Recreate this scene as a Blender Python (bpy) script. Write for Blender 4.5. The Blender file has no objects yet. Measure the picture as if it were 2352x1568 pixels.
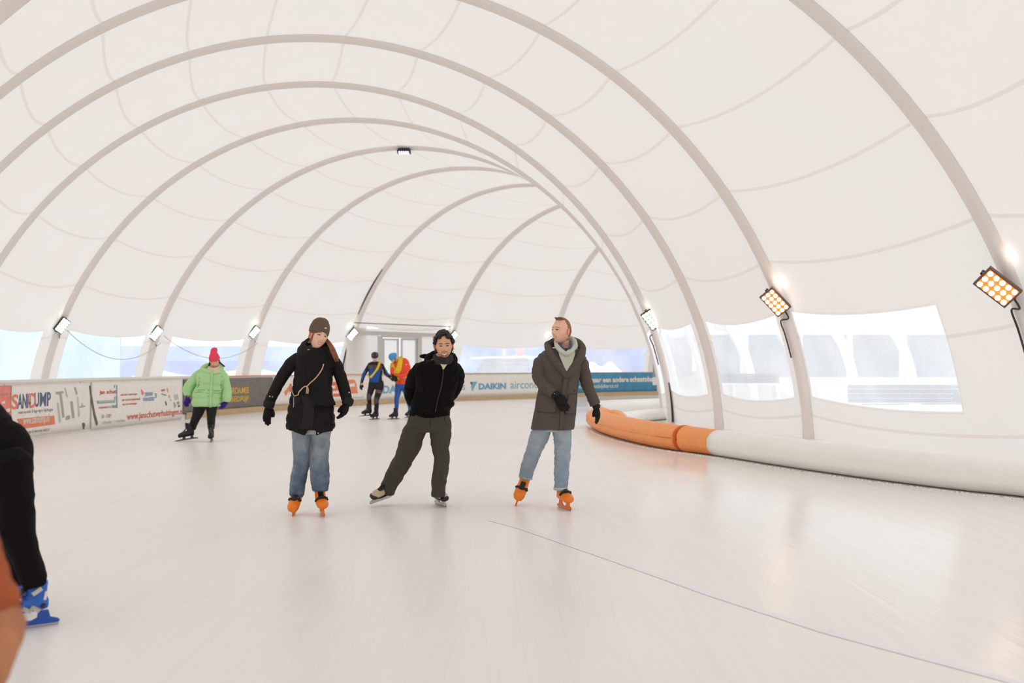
import bpy, bmesh, math, random
from mathutils import Vector, Matrix, noise
from mathutils.bvhtree import BVHTree
random.seed(7)
PI = math.pi
SC = bpy.context.scene
COL = SC.collection

# ------------------------------------------------------------------ camera, world, exposure
FPX = 2287.0
PITCH = math.atan2(841 - 784, FPX)
CAMZ = 1.38
cd = bpy.data.cameras.new('camera')
cam = bpy.data.objects.new('camera', cd)
COL.objects.link(cam)
cam.location = (0, 0, CAMZ)
cam.rotation_euler = (PI / 2 + PITCH, 0, 0)
cd.sensor_width = 36.0
cd.lens = FPX / 2352 * 36.0
cd.clip_start = 0.1
cd.clip_end = 600
cd.dof.use_dof = True
cd.dof.focus_distance = 9.6
cd.dof.aperture_fstop = 2.0
SC.camera = cam

world = bpy.data.worlds.new('overcast_sky')
SC.world = world
world.use_nodes = True
wn = world.node_tree
wn.nodes.clear()
wo = wn.nodes.new('ShaderNodeOutputWorld')
wb = wn.nodes.new('ShaderNodeBackground')
wb.inputs[0].default_value = (0.97, 0.985, 1.0, 1)
wb.inputs[1].default_value = 1.13
wn.links.new(wb.outputs[0], wo.inputs[0])

SC.view_settings.view_transform = 'Standard'
SC.view_settings.look = 'None'
SC.view_settings.gamma = 1.0
SC.view_settings.exposure = 0.40
SC.view_settings.use_curve_mapping = False
SC.cycles.max_bounces = 6
SC.cycles.diffuse_bounces = 4
SC.cycles.transparent_max_bounces = 8
SC.cycles.caustics_reflective = False
SC.cycles.caustics_refractive = False


# ------------------------------------------------------------------ small helpers
def W(px, py, d):
    """world point on the photo pixel (2352x1568 frame) at world depth y = d"""
    c, s = math.cos(PITCH), math.sin(PITCH)
    v = (784 - py) / FPX
    x = (px - 1176) / FPX
    yy = c - v * s
    zz = s + v * c
    k = d / yy
    return Vector((x * k, d, CAMZ + zz * k))


def G(px, py):
    """ground point seen at the pixel"""
    c, s = math.cos(PITCH), math.sin(PITCH)
    v = (784 - py) / FPX
    x = (px - 1176) / FPX
    yy = c - v * s
    zz = s + v * c
    k = -CAMZ / zz
    return Vector((x * k, yy * k, 0))


def PX(p):
    c, s = math.cos(PITCH), math.sin(PITCH)
    y, z = p[1], p[2] - CAMZ
    d = y * c + z * s
    return 1176 + FPX * p[0] / d, 784 - FPX * (-y * s + z * c) / d


def mat(name, col, rough=0.6, metal=0.0, bump=0.0, bscale=40.0, var=0.0, vscale=6.0, spec=0.5, emit=None, estr=1.0,
        trans=0.0, sheen=0.0):
    m = bpy.data.materials.new(name)
    m.use_nodes = True
    nt = m.node_tree
    b = nt.nodes['Principled BSDF']
    b.inputs['Base Color'].default_value = (*col, 1)
    b.inputs['Roughness'].default_value = rough
    b.inputs['Metallic'].default_value = metal
    b.inputs['Specular IOR Level'].default_value = spec
    if sheen:
        b.inputs['Sheen Weight'].default_value = sheen
    if emit:
        b.inputs['Emission Color'].default_value = (*emit, 1)
        b.inputs['Emission Strength'].default_value = estr
    if bump or var:
        tc = nt.nodes.new('ShaderNodeTexCoord')
    if bump:
        n = nt.nodes.new('ShaderNodeTexNoise')
        n.inputs['Scale'].default_value = bscale
        n.inputs['Detail'].default_value = 5
        nt.links.new(tc.outputs['Object'], n.inputs['Vector'])
        bp = nt.nodes.new('ShaderNodeBump')
        bp.inputs['Strength'].default_value = bump
        bp.inputs['Distance'].default_value = 0.01
        nt.links.new(n.outputs['Fac'], bp.inputs['Height'])
        nt.links.new(bp.outputs['Normal'], b.inputs['Normal'])
    if var:
        n2 = nt.nodes.new('ShaderNodeTexNoise')
        n2.inputs['Scale'].default_value = vscale
        n2.inputs['Detail'].default_value = 4
        nt.links.new(tc.outputs['Object'], n2.inputs['Vector'])
        r = nt.nodes.new('ShaderNodeMapRange')
        r.inputs['To Min'].default_value = 1 - var
        r.inputs['To Max'].default_value = 1 + var
        r.inputs['From Min'].default_value = .3
        r.inputs['From Max'].default_value = .7
        nt.links.new(n2.outputs['Fac'], r.inputs['Value'])
        mx = nt.nodes.new('ShaderNodeVectorMath')
        mx.operation = 'MULTIPLY'
        mx.inputs[0].default_value = col
        nt.links.new(r.outputs['Result'], mx.inputs[1])
        nt.links.new(mx.outputs[0], b.inputs['Base Color'])
    return m


def srgb(r, g, b):
    f = lambda v: (v / 255 / 12.92) if v / 255 <= 0.04045 else ((v / 255 + 0.055) / 1.055) ** 2.4
    return (f(r), f(g), f(b))


def mesh_obj(name, verts, faces, m, parent=None, smooth=True, loc=None, mats=None, fmat=None):
    """verts are world coordinates; they are stored relative to loc (or to the parent's location)"""
    base = Vector(loc) if loc is not None else (ROOTLOC.get(parent.name, Vector()) if parent else Vector())
    me = bpy.data.meshes.new(name)
    me.from_pydata([tuple(Vector(v) - base) for v in verts], [], faces)
    for mm in (mats or [m]):
        me.materials.append(mm)
    if fmat:
        for p, i in zip(me.polygons, fmat):
            p.material_index = i
    if smooth:
        for p in me.polygons:
            p.use_smooth = True
    me.update()
    o = bpy.data.objects.new(name, me)
    COL.objects.link(o)
    if parent:
        o.parent = parent
    if loc is not None and not parent:
        o.location = loc
    ROOTLOC[o.name] = base.copy()
    return o


ROOTLOC = {}


def root(name, loc, label, cat, group=None):
    o = bpy.data.objects.new(name, None)
    COL.objects.link(o)
    o.location = loc
    o.empty_display_size = 0.2
    ROOTLOC[o.name] = Vector(loc)
    o['label'] = label
    o['category'] = cat
    if group:
        o['group'] = group
    return o


def tag(o, label, cat, group=None):
    o['label'] = label
    o['category'] = cat
    if group:
        o['group'] = group
    return o


def struct(o):
    o['kind'] = 'structure'
    return o


def plabel(o, label):
    o['label'] = label
    return o


class MB:
    """collects shapes in world space"""

    def __init__(s):
        s.v = []
        s.f = []
        s.m = []

    def add(s, v, f, mi=0):
        b = len(s.v)
        s.v += [Vector(x) for x in v]
        s.f += [tuple(i + b for i in q) for q in f]
        s.m += [mi] * len(f)

    def box(s, c, size, M=None, mi=0):
        c = Vector(c)
        h = [x / 2 for x in size]
        vs = []
        for z in (-1, 1):
            for y in (-1, 1):
                for x in (-1, 1):
                    p = Vector((x * h[0], y * h[1], z * h[2]))
                    vs.append((M @ p if M else p) + c)
        s.add(vs, [(0, 2, 3, 1), (4, 5, 7, 6), (0, 1, 5, 4), (2, 6, 7, 3), (0, 4, 6, 2), (1, 3, 7, 5)], mi)

    def tube(s, pts, rad, n=12, ax=None, sq=1.0, cap=True, mi=0):
        """closed tube along pts; rad number or list; sq flattens along ax"""
        pts = [Vector(p) for p in pts]
        if not hasattr(rad, '__len__'):
            rad = [rad] * len(pts)
        rings = []
        up = Vector(ax) if ax is not None else None
        prev = None
        for i, p in enumerate(pts):
            t = (pts[min(i + 1, len(pts) - 1)] - pts[max(i - 1, 0)]).normalized()
            if up is not None:
                a = up - t * up.dot(t)
                if a.length < 1e-4:
                    a = t.orthogonal()
            elif prev is None:
                a = t.orthogonal()
            else:
                a = prev - t * prev.dot(t)
            a.normalize()
            prev = a
            b = t.cross(a)
            rings.append([p + (a * math.cos(q) * sq + b * math.sin(q)) * rad[i] for q in
                          [2 * PI * k / n for k in range(n)]])
        vs = [v for r in rings for v in r]
        fs = []
        for i in range(len(rings) - 1):
            for k in range(n):
                k2 = (k + 1) % n
                fs.append((i * n + k, i * n + k2, (i + 1) * n + k2, (i + 1) * n + k))
        if cap:
            fs.append(tuple(range(n - 1, -1, -1)))
            fs.append(tuple((len(rings) - 1) * n + k for k in range(n)))
        s.add(vs, fs, mi)

    def ell(s, c, r, M=None, nu=16, nv=10, mi=0):
        c = Vector(c)
        vs = []
        for j in range(nv + 1):
            th = PI * j / nv
            for i in range(nu):
                ph = 2 * PI * i / nu
                p = Vector((r[0] * math.sin(th) * math.cos(ph), r[1] * math.sin(th) * math.sin(ph), r[2] * math.cos(th)))
                vs.append((M @ p if M else p) + c)
        fs = []
        for j in range(nv):
            for i in range(nu):
                i2 = (i + 1) % nu
                fs.append((j * nu + i, (j + 1) * nu + i, (j + 1) * nu + i2, j * nu + i2))
        s.add(vs, fs, mi)

    def disc(s, c, nrm, r, n=16, mi=0, th=0.0):
        c = Vector(c)
        nrm = Vector(nrm).normalized()
        a = nrm.orthogonal().normalized()
        b = nrm.cross(a)
        ring = [c + (a * math.cos(2 * PI * k / n) + b * math.sin(2 * PI * k / n)) * r for k in range(n)]
        top = [p + nrm * th for p in ring]
        vs = ring + top
        fs = [tuple(range(n, 2 * n)), tuple(range(n - 1, -1, -1))] + [(k, (k + 1) % n, n + (k + 1) % n, n + k) for k in range(n)]
        s.add(vs, fs, mi)

    def build(s, name, m, parent=None, smooth=False, loc=None):
        ms = m if isinstance(m, list) else [m]
        return mesh_obj(name, s.v, s.f, None, parent, smooth, loc, mats=ms, fmat=s.m)


# ------------------------------------------------------------------ materials of the place
def fabric_mat(name, col, tr, mixf):
    m = bpy.data.materials.new(name)
    m.use_nodes = True
    nt = m.node_tree
    nt.nodes.clear()
    o = nt.nodes.new('ShaderNodeOutputMaterial')
    d = nt.nodes.new('ShaderNodeBsdfDiffuse')
    t = nt.nodes.new('ShaderNodeBsdfTranslucent')
    g = nt.nodes.new('ShaderNodeBsdfGlossy')
    mx = nt.nodes.new('ShaderNodeMixShader')
    m2 = nt.nodes.new('ShaderNodeMixShader')
    tc = nt.nodes.new('ShaderNodeTexCoord')
    n = nt.nodes.new('ShaderNodeTexNoise')
    n.inputs['Scale'].default_value = .45
    n.inputs['Detail'].default_value = 3
    cr = nt.nodes.new('ShaderNodeValToRGB')
    cr.color_ramp.elements[0].position = .35
    cr.color_ramp.elements[1].position = .65
    cr.color_ramp.elements[0].color = (*[c * x for c, x in zip(tr, (1.0, .975, .965))], 1)
    cr.color_ramp.elements[1].color = (*[c * x for c, x in zip(tr, (.985, 1.0, .985))], 1)
    nt.links.new(tc.outputs['Object'], n.inputs['Vector'])
    nt.links.new(n.outputs['Fac'], cr.inputs[0])
    nt.links.new(cr.outputs[0], t.inputs[0])
    d.inputs[0].default_value = (*col, 1)
    g.inputs[0].default_value = (1, 1, 1, 1)
    g.inputs[1].default_value = .45
    mx.inputs[0].default_value = mixf
    m2.inputs[0].default_value = .035
    nt.links.new(d.outputs[0], mx.inputs[1])
    nt.links.new(t.outputs[0], mx.inputs[2])
    nt.links.new(mx.outputs[0], m2.inputs[1])
    nt.links.new(g.outputs[0], m2.inputs[2])
    nt.links.new(m2.outputs[0], o.inputs[0])
    return m


M_FAB = fabric_mat('tent_fabric', (.89, .865, .84), (.755, .722, .700), .5)
M_SEAM = fabric_mat('tent_fabric_double', (.86, .81, .76), (.675, .615, .565), .48)
M_RIB = fabric_mat('rib_sleeve', (.93, .875, .84), (.9, .86, .82), .12)
M_HEM = fabric_mat('window_hem', (.85, .84, .83), (.74, .73, .72), .5)


def vinyl_mat():
    m = bpy.data.materials.new('clear_vinyl')
    m.use_nodes = True
    nt = m.node_tree
    nt.nodes.clear()
    o = nt.nodes.new('ShaderNodeOutputMaterial')
    tr = nt.nodes.new('ShaderNodeBsdfTransparent')
    t = nt.nodes.new('ShaderNodeBsdfTranslucent')
    g = nt.nodes.new('ShaderNodeBsdfGlossy')
    t.inputs[0].default_value = (.93, .95, .97, 1)
    g.inputs[1].default_value = .08
    tc = nt.nodes.new('ShaderNodeTexCoord')
    n = nt.nodes.new('ShaderNodeTexNoise')
    n.inputs['Scale'].default_value = 55
    n.inputs['Detail'].default_value = 3
    n2 = nt.nodes.new('ShaderNodeTexNoise')
    n2.inputs['Scale'].default_value = .8
    nt.links.new(tc.outputs['Object'], n.inputs['Vector'])
    nt.links.new(tc.outputs['Object'], n2.inputs['Vector'])
    r = nt.nodes.new('ShaderNodeMapRange')
    r.inputs['From Min'].default_value = .62
    r.inputs['From Max'].default_value = .75
    r.inputs['To Min'].default_value = .0
    r.inputs['To Max'].default_value = .35
    nt.links.new(n.outputs['Fac'], r.inputs[0])
    r2 = nt.nodes.new('ShaderNodeMapRange')
    r2.inputs['From Min'].default_value = .35
    r2.inputs['From Max'].default_value = .7
    r2.inputs['To Min'].default_value = .50
    r2.inputs['To Max'].default_value = .64
    nt.links.new(n2.outputs['Fac'], r2.inputs[0])
    ad = nt.nodes.new('ShaderNodeMath')
    ad.use_clamp = True
    nt.links.new(r.outputs[0], ad.inputs[0])
    nt.links.new(r2.outputs[0], ad.inputs[1])
    mx = nt.nodes.new('ShaderNodeMixShader')
    nt.links.new(ad.outputs[0], mx.inputs[0])
    nt.links.new(tr.outputs[0], mx.inputs[1])
    nt.links.new(t.outputs[0], mx.inputs[2])
    m2 = nt.nodes.new('ShaderNodeMixShader')
    m2.inputs[0].default_value = .04
    nt.links.new(mx.outputs[0], m2.inputs[1])
    nt.links.new(g.outputs[0], m2.inputs[2])
    nt.links.new(m2.outputs[0], o.inputs[0])
    return m


M_VINYL = vinyl_mat()


def ice_mat():
    m = bpy.data.materials.new('ice')
    m.use_nodes = True
    nt = m.node_tree
    L = nt.links.new
    b = nt.nodes['Principled BSDF']
    tc = nt.nodes.new('ShaderNodeTexCoord')
    # broad cloudy tint
    n1 = nt.nodes.new('ShaderNodeTexNoise')
    n1.inputs['Scale'].default_value = .55
    n1.inputs['Detail'].default_value = 5
    L(tc.outputs['Object'], n1.inputs['Vector'])
    cr = nt.nodes.new('ShaderNodeValToRGB')
    cr.color_ramp.elements[0].position = .3
    cr.color_ramp.elements[1].position = .7
    cr.color_ramp.elements[0].color = (.955, .905, .86, 1)
    cr.color_ramp.elements[1].color = (.97, .94, .91, 1)
    L(n1.outputs['Fac'], cr.inputs[0])
    prev = cr.outputs[0]
    hsum = None
    # skate grooves: thin long noise stripes in several directions
    for k, (ang, sc, st, w) in enumerate([(.55, 9, 40, .10), (-.35, 7, 36, .08), (1.1, 5, 30, .06), (.2, 3.2, 22, .10)]):
        mp = nt.nodes.new('ShaderNodeMapping')
        mp.inputs['Rotation'].default_value = (0, 0, ang)
        mp.inputs['Location'].default_value = (k * 3.1, k * 7.7, 0)
        mp.inputs['Scale'].default_value = (sc * 1.0, sc * 1.0 / st * 1.6, 1)
        wv = nt.nodes.new('ShaderNodeTexNoise')
        wv.inputs['Scale'].default_value = 1.6
        wv.inputs['Detail'].default_value = 6
        wv.inputs['Roughness'].default_value = .6
        wv.inputs['Distortion'].default_value = .4
        L(tc.outputs['Object'], mp.inputs['Vector'])
        L(mp.outputs[0], wv.inputs['Vector'])
        r = nt.nodes.new('ShaderNodeMapRange')
        r.inputs['From Min'].default_value = .50
        r.inputs['From Max'].default_value = .68
        L(wv.outputs['Fac'], r.inputs[0])
        mx = nt.nodes.new('ShaderNodeMix')
        mx.data_type = 'RGBA'
        ml = nt.nodes.new('ShaderNodeMath')
        ml.operation = 'MULTIPLY'
        ml.inputs[1].default_value = w * 2.6
        L(r.outputs[0], ml.inputs[0])
        L(ml.outputs[0], mx.inputs[0])
        L(prev, mx.inputs[6])
        mx.inputs[7].default_value = (.985, .97, .95, 1) if k % 2 == 0 else (.89, .84, .80, 1)
        prev = mx.outputs[2]
        if hsum is None:
            hsum = wv.outputs['Fac']
        else:
            a = nt.nodes.new('ShaderNodeMath')
            L(hsum, a.inputs[0])
            L(wv.outputs['Fac'], a.inputs[1])
            hsum = a.outputs[0]
    for (ang, scx, scy, seed, amt, colr) in ((.5, .55, .045, 3, .20, (.99, .985, .975, 1)), (-.45, .6, .05, 9, .16, (.80, .75, .73, 1)), (1.0, .5, .06, 14, .18, (.99, .985, .975, 1)),
                                             (.75, 1.3, .10, 21, .16, (.82, .78, .75, 1))):
        mp = nt.nodes.new('ShaderNodeMapping')
        mp.inputs['Rotation'].default_value = (0, 0, ang)
        mp.inputs['Location'].default_value = (seed, seed * 2, 0)
        mp.inputs['Scale'].default_value = (scx, scy, 1)
        ns = nt.nodes.new('ShaderNodeTexNoise')
        ns.inputs['Scale'].default_value = 2.2
        ns.inputs['Detail'].default_value = 0
        L(tc.outputs['Object'], mp.inputs['Vector'])
        L(mp.outputs[0], ns.inputs['Vector'])
        fr = nt.nodes.new('ShaderNodeMath')
        fr.operation = 'MULTIPLY'
        fr.inputs[1].default_value = 11
        L(ns.outputs['Fac'], fr.inputs[0])
        pp = nt.nodes.new('ShaderNodeMath')
        pp.operation = 'PINGPONG'
        pp.inputs[1].default_value = .5
        L(fr.outputs[0], pp.inputs[0])
        rr = nt.nodes.new('ShaderNodeMapRange')
        rr.inputs['From Min'].default_value = 0
        rr.inputs['From Max'].default_value = .035
        rr.inputs['To Min'].default_value = amt
        rr.inputs['To Max'].default_value = 0
        L(pp.outputs[0], rr.inputs[0])
        mx = nt.nodes.new('ShaderNodeMix')
        mx.data_type = 'RGBA'
        L(rr.outputs[0], mx.inputs[0])
        L(prev, mx.inputs[6])
        mx.inputs[7].default_value = colr
        prev = mx.outputs[2]
    L(prev, b.inputs['Base Color'])
    bp = nt.nodes.new('ShaderNodeBump')
    bp.inputs['Strength'].default_value = .16
    bp.inputs['Distance'].default_value = .012
    L(hsum, bp.inputs['Height'])
    L(bp.outputs[0], b.inputs['Normal'])
    # gloss patches
    n3 = nt.nodes.new('ShaderNodeTexNoise')
    n3.inputs['Scale'].default_value = .35
    L(tc.outputs['Object'], n3.inputs['Vector'])
    r3 = nt.nodes.new('ShaderNodeMapRange')
    r3.inputs['From Min'].default_value = .35
    r3.inputs['From Max'].default_value = .65
    r3.inputs['To Min'].default_value = .28
    r3.inputs['To Max'].default_value = .42
    L(n3.outputs['Fac'], r3.inputs[0])
    sx = nt.nodes.new('ShaderNodeSeparateXYZ')
    L(tc.outputs['Object'], sx.inputs[0])
    wx = nt.nodes.new('ShaderNodeMapRange')
    wx.inputs['From Min'].default_value = -.5
    wx.inputs['From Max'].default_value = 3.0
    wx.inputs['To Min'].default_value = 1.0
    wx.inputs['To Max'].default_value = .36
    L(sx.outputs[0], wx.inputs[0])
    rm = nt.nodes.new('ShaderNodeMath')
    rm.operation = 'MULTIPLY'
    L(r3.outputs[0], rm.inputs[0])
    L(wx.outputs[0], rm.inputs[1])
    L(rm.outputs[0], b.inputs['Roughness'])
    b.inputs['Specular IOR Level'].default_value = .28
    b.inputs['IOR'].default_value = 1.31
    return m


M_ICE = ice_mat()
M_SNOW = mat('snow', (.90, .91, .93), .9, bump=.4, bscale=3)
M_BLACK = mat('black_metal', (.02, .02, .02), .45)
M_ALU = mat('grey_aluminium', srgb(205, 203, 198), .45, .3)
M_DARKGAP = mat('dark_gap_shade', (.02, .03, .025), .8)  # near-black colour for the shade inside the rib gaps

# ------------------------------------------------------------------ tent arches
HW, HH, EXP_N, EXP_M = 8.45, 8.11, 2.0, 1.80
ARCH = [(-1.2, -8.0, 0), (-1.2, -3.9, 0), (-1.2, .3, 0), (-1.2, 4.5, 0), (-1.2, 8.7, 0),
        (-1.305, 13.003, .012), (-2.476, 16.975, .253), (-3.569, 20.185, .24), (-4.417, 23.451, .131),
        (-4.344, 26.858, -.012), (-3.447, 30.327, -.163), (-1.961, 33.515, -.355), (.071, 36.743, -.565),
        (2.933, 39.816, -.754), (6.329, 42.427, -.997), (10.1, 44.4, -1.22), (14.2, 45.4, -1.45), (18.6, 45.6, -1.7)]
IA = 5  # index of the arch that passes through the upper right corner ("A")
NS = 400
_prof = []
for i in range(NS + 1):
    T = PI * i / NS
    c, s_ = math.cos(T), math.sin(T)
    _prof.append((HW * math.copysign(abs(c) ** (2 / EXP_N), c), HH * abs(s_) ** (2 / EXP_M)))
_s = [0]
for i in range(NS):
    _s.append(_s[-1] + math.hypot(_prof[i + 1][0] - _prof[i][0], _prof[i + 1][1] - _prof[i][1]))
SL = _s[-1]


def prof(s):
    s = min(max(s, 0), SL)
    lo, hi = 0, NS
    while hi - lo > 1:
        m = (lo + hi) // 2
        if _s[m] <= s:
            lo = m
        else:
            hi = m
    f = (s - _s[lo]) / (_s[hi] - _s[lo])
    a, b = _prof[lo], _prof[hi]
    t = Vector((b[0] - a[0], b[1] - a[1])).normalized()
    return a[0] + (b[0] - a[0]) * f, a[1] + (b[1] - a[1]) * f, t


def arch_pt(k, s, out=0.0):
    """point on arch k at arc length s from the right foot, out = outward offset"""
    cx, cy, ph = ARCH[k]
    u, z, t = prof(s)
    nx, nz = t[1], -t[0]
    u += nx * out
    z += nz * out
    return Vector((cx + u * math.cos(ph), cy + u * math.sin(ph), z))


def arch_n(k, s):
    cx, cy, ph = ARCH[k]
    u, z, t = prof(s)
    return Vector((t[1] * math.cos(ph), t[1] * math.sin(ph), -t[0]))


def bay_pt(k, u, s):
    """point of the cloth of bay k (between arch k and k+1)"""
    _, _, t = prof(s)
    w = 4 * u * (1 - u)
    cs = t[1]
    sag = -.24 * w * math.copysign(abs(cs) ** .6, cs)
    edge = min(1, s / .45, (SL - s) / .45) * (.5 + .5 * min(1, min(s, SL - s) / 5))
    s2 = min(max(s + sag * edge, 0), SL)
    inn = -.13 * w * (1 if .0 < s2 < SL else .3)
    return arch_pt(k, s2, inn) * (1 - u) + arch_pt(k + 1, s2, inn) * u


SEAM0, DS = .46, 1.535
seams = [SEAM0 + DS * i for i in range(int((SL - .3 - SEAM0) / DS) + 1)]
WSB, WST = .84, 2.50  # window bottom and top, arc length from either foot
# windows of each bay: side -> (u0, u1)
A0 = IA
WIN = {}
for k in range(len(ARCH) - 1):
    if k >= A0 - 4:
        WIN[(k, 'R')] = (.10, .90)
        WIN[(k, 'L')] = (.10, .90)
WIN[(A0, 'R')] = (.26, .96)
WIN[(A0 + 1, 'R')] = (.12, .93)
WIN[(A0 + 2, 'R')] = (.14, .94)
WIN[(A0 + 3, 'L')] = (.1, .80)
WIN[(A0 + 4, 'L')] = (.10, .86)
WIN[(A0 + 5, 'L')] = (.14, .88)
WIN[(A0 + 6, 'L')] = (.14, .92)
WIN.pop((A0 + 7, 'L'))
WIN[(A0 + 8, 'L')] = (.12, .92)
WIN[(A0 + 9, 'L')] = (.10, .93)

cs = {0, SL, WSB, WST, SL - WSB, SL - WST}
for q in seams:
    cs |= {q - .028, q + .028}
s = 0
while s < SL:
    if min(abs(s - q) for q in cs) > .12:
        cs.add(s)
    s += .3
SR = sorted(cs)
SPLIT = 3.0
parts3 = {'wall_right': MB(), 'ceiling': MB(), 'wall_left': MB()}
win_no = 0
for k in range(len(ARCH) - 1):
    ul = {0, 1} | {i / 10 for i in range(11)}
    for side in 'RL':
        if (k, side) in WIN:
            for w in WIN[(k, side)]:
                ul = {x for x in ul if abs(x - w) > .035 or x in (0, 1)} | {w}
    ul = sorted(ul)
    wins = {'R': MB(), 'L': MB()}
    grids = {n: {} for n in parts3}

    def vid(nm, i, j, mb):
        g = grids[nm]
        if (i, j) not in g:
            mb.v.append(bay_pt(k, ul[i], SR[j]))
            g[(i, j)] = len(mb.v) - 1
        return g[(i, j)]

    for j in range(len(SR) - 1):
        sm = (SR[j] + SR[j + 1]) / 2
        nm = 'wall_right' if sm < SPLIT else ('wall_left' if sm > SL - SPLIT else 'ceiling')
        seam = any(abs(sm - q) < .028 for q in seams)
        for i in range(len(ul) - 1):
            um = (ul[i] + ul[i + 1]) / 2
            side = None
            if WSB < sm < WST:
                side = 'R'
            elif SL - WST < sm < SL - WSB:
                side = 'L'
            if side and (k, side) in WIN and WIN[(k, side)][0] < um < WIN[(k, side)][1]:
                mb = wins[side]
                mb.add([bay_pt(k, ul[i], SR[j]), bay_pt(k, ul[i + 1], SR[j]), bay_pt(k, ul[i + 1], SR[j + 1]),
                        bay_pt(k, ul[i], SR[j + 1])], [(0, 1, 2, 3)], 0)
                continue
            if k == A0 + 7 and sm > SL - 3.12 and .05 < um < .95:
                continue  # doorway of the end bay
            mb = parts3[nm]
            mb.f.append((vid(nm, i, j, mb), vid(nm, i + 1, j, mb), vid(nm, i + 1, j + 1, mb), vid(nm, i, j + 1, mb)))
            mb.m.append(1 if seam else 0)
    for side in 'RL':
        mb = wins[side]
        if mb.v:
            win_no += 1
            w = struct(mb.build('window_%d' % win_no, M_VINYL, smooth=True))
            bm = bmesh.new()
            bm.from_mesh(w.data)
            bmesh.ops.remove_doubles(bm, verts=bm.verts, dist=.001)
            bm.to_mesh(w.data)
            bm.free()
            u0, u1 = WIN[(k, side)]
            sb, st = (WSB, WST) if side == 'R' else (SL - WSB, SL - WST)
            hem = MB()
            loop = [(u0 + (u1 - u0) * t / 10, sb) for t in range(11)] + [(u1, sb + (st - sb) * t / 6) for t in range(1, 7)] + \
                   [(u1 + (u0 - u1) * t / 10, st) for t in range(1, 11)] + [(u0, st + (sb - st) * t / 6) for t in range(1, 6)]
            # flat welded hem strip, mitred: inner loop and outer loop on the cloth
            um, smm = (u0 + u1) / 2, (sb + st) / 2
            blen = (bay_pt(k, 1, smm) - bay_pt(k, 0, smm)).length
            n = len(loop)
            lay = []
            for off in (-.03, .035):
                ring = []
                for (u, q) in loop:
                    uu = u + math.copysign(off / blen, u - um) * (1 if abs(abs(u - um) - (u1 - u0) / 2) < 1e-6 else abs(u - um) / ((u1 - u0) / 2))
                    qq = q + math.copysign(off, q - smm) * (1 if abs(abs(q - smm) - abs(st - sb) / 2) < 1e-6 else abs(q - smm) / (abs(st - sb) / 2))
                    ring.append(bay_pt(k, uu, qq) - arch_n(k, qq) * .006)
                lay.append(ring)
            vs = [p for r in lay for p in r]
            fs = [(i, (i + 1) % n, n + (i + 1) % n, n + i) for i in range(n)]
            hem.add(vs, fs)
            h = hem.build('window_frame', M_HEM, parent=w, smooth=True)
for nm, mb in parts3.items():
    struct(mb.build(nm, [M_FAB, M_SEAM], smooth=True))

# end cloths: far bend, and one added unseen behind the camera for even light
for nm, k in (('wall_back_added', 0), ('wall_far', len(ARCH) - 1)):
    mb = MB()
    pts = [arch_pt(k, SL * i / 40) for i in range(41)]
    c = Vector((ARCH[k][0], ARCH[k][1], 0))
    for i in range(40):
        mb.add([c, pts[i], pts[i + 1]], [(0, 1, 2)])
    struct(mb.build(nm, M_FAB))

# ribs: a cloth sleeve round each steel arch
for k in range(len(ARCH)):
    mb = MB()
    n = 90
    cx, cy, ph = ARCH[k]
    ax = Vector((-math.sin(ph), math.cos(ph), 0))
    cross = [(-.16, .0), (-.155, .05), (-.12, .10), (-.06, .125), (0, .13), (.06, .125), (.12, .10), (.155, .05), (.16, 0)]
    m_ = len(cross)
    vs, fs = [], []
    for i in range(n + 1):
        q = SL * i / n
        nn = arch_n(k, q)
        for (a, b) in cross:
            vs.append(arch_pt(k, q) + ax * a - nn * (b - .01))
    for i in range(n):
        for j in range(m_ - 1):
            fs.append((i * m_ + j, i * m_ + j + 1, (i + 1) * m_ + j + 1, (i + 1) * m_ + j))
        fs.append((i * m_ + m_ - 1, i * m_, (i + 1) * m_, (i + 1) * m_ + m_ - 1))
    mb.add(vs, fs)
    r = struct(mb.build('trim_%d' % (k + 1), M_RIB, smooth=True))
    # dark strips standing for the shade where the sleeve gapes
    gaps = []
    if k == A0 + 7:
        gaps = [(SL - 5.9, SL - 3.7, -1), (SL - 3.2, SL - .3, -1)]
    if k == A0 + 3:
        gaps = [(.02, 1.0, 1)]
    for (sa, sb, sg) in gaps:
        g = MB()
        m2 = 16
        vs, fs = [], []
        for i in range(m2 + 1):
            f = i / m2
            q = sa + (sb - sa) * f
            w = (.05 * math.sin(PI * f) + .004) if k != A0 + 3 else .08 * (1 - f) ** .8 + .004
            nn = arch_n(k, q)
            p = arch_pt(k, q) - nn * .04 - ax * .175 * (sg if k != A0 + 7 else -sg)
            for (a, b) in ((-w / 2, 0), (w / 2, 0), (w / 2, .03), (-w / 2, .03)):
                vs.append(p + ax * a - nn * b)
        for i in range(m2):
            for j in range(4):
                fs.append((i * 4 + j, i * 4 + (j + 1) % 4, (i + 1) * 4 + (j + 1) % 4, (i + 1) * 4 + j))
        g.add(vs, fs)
        g.build('dark_gap', M_DARKGAP, parent=r)

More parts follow.
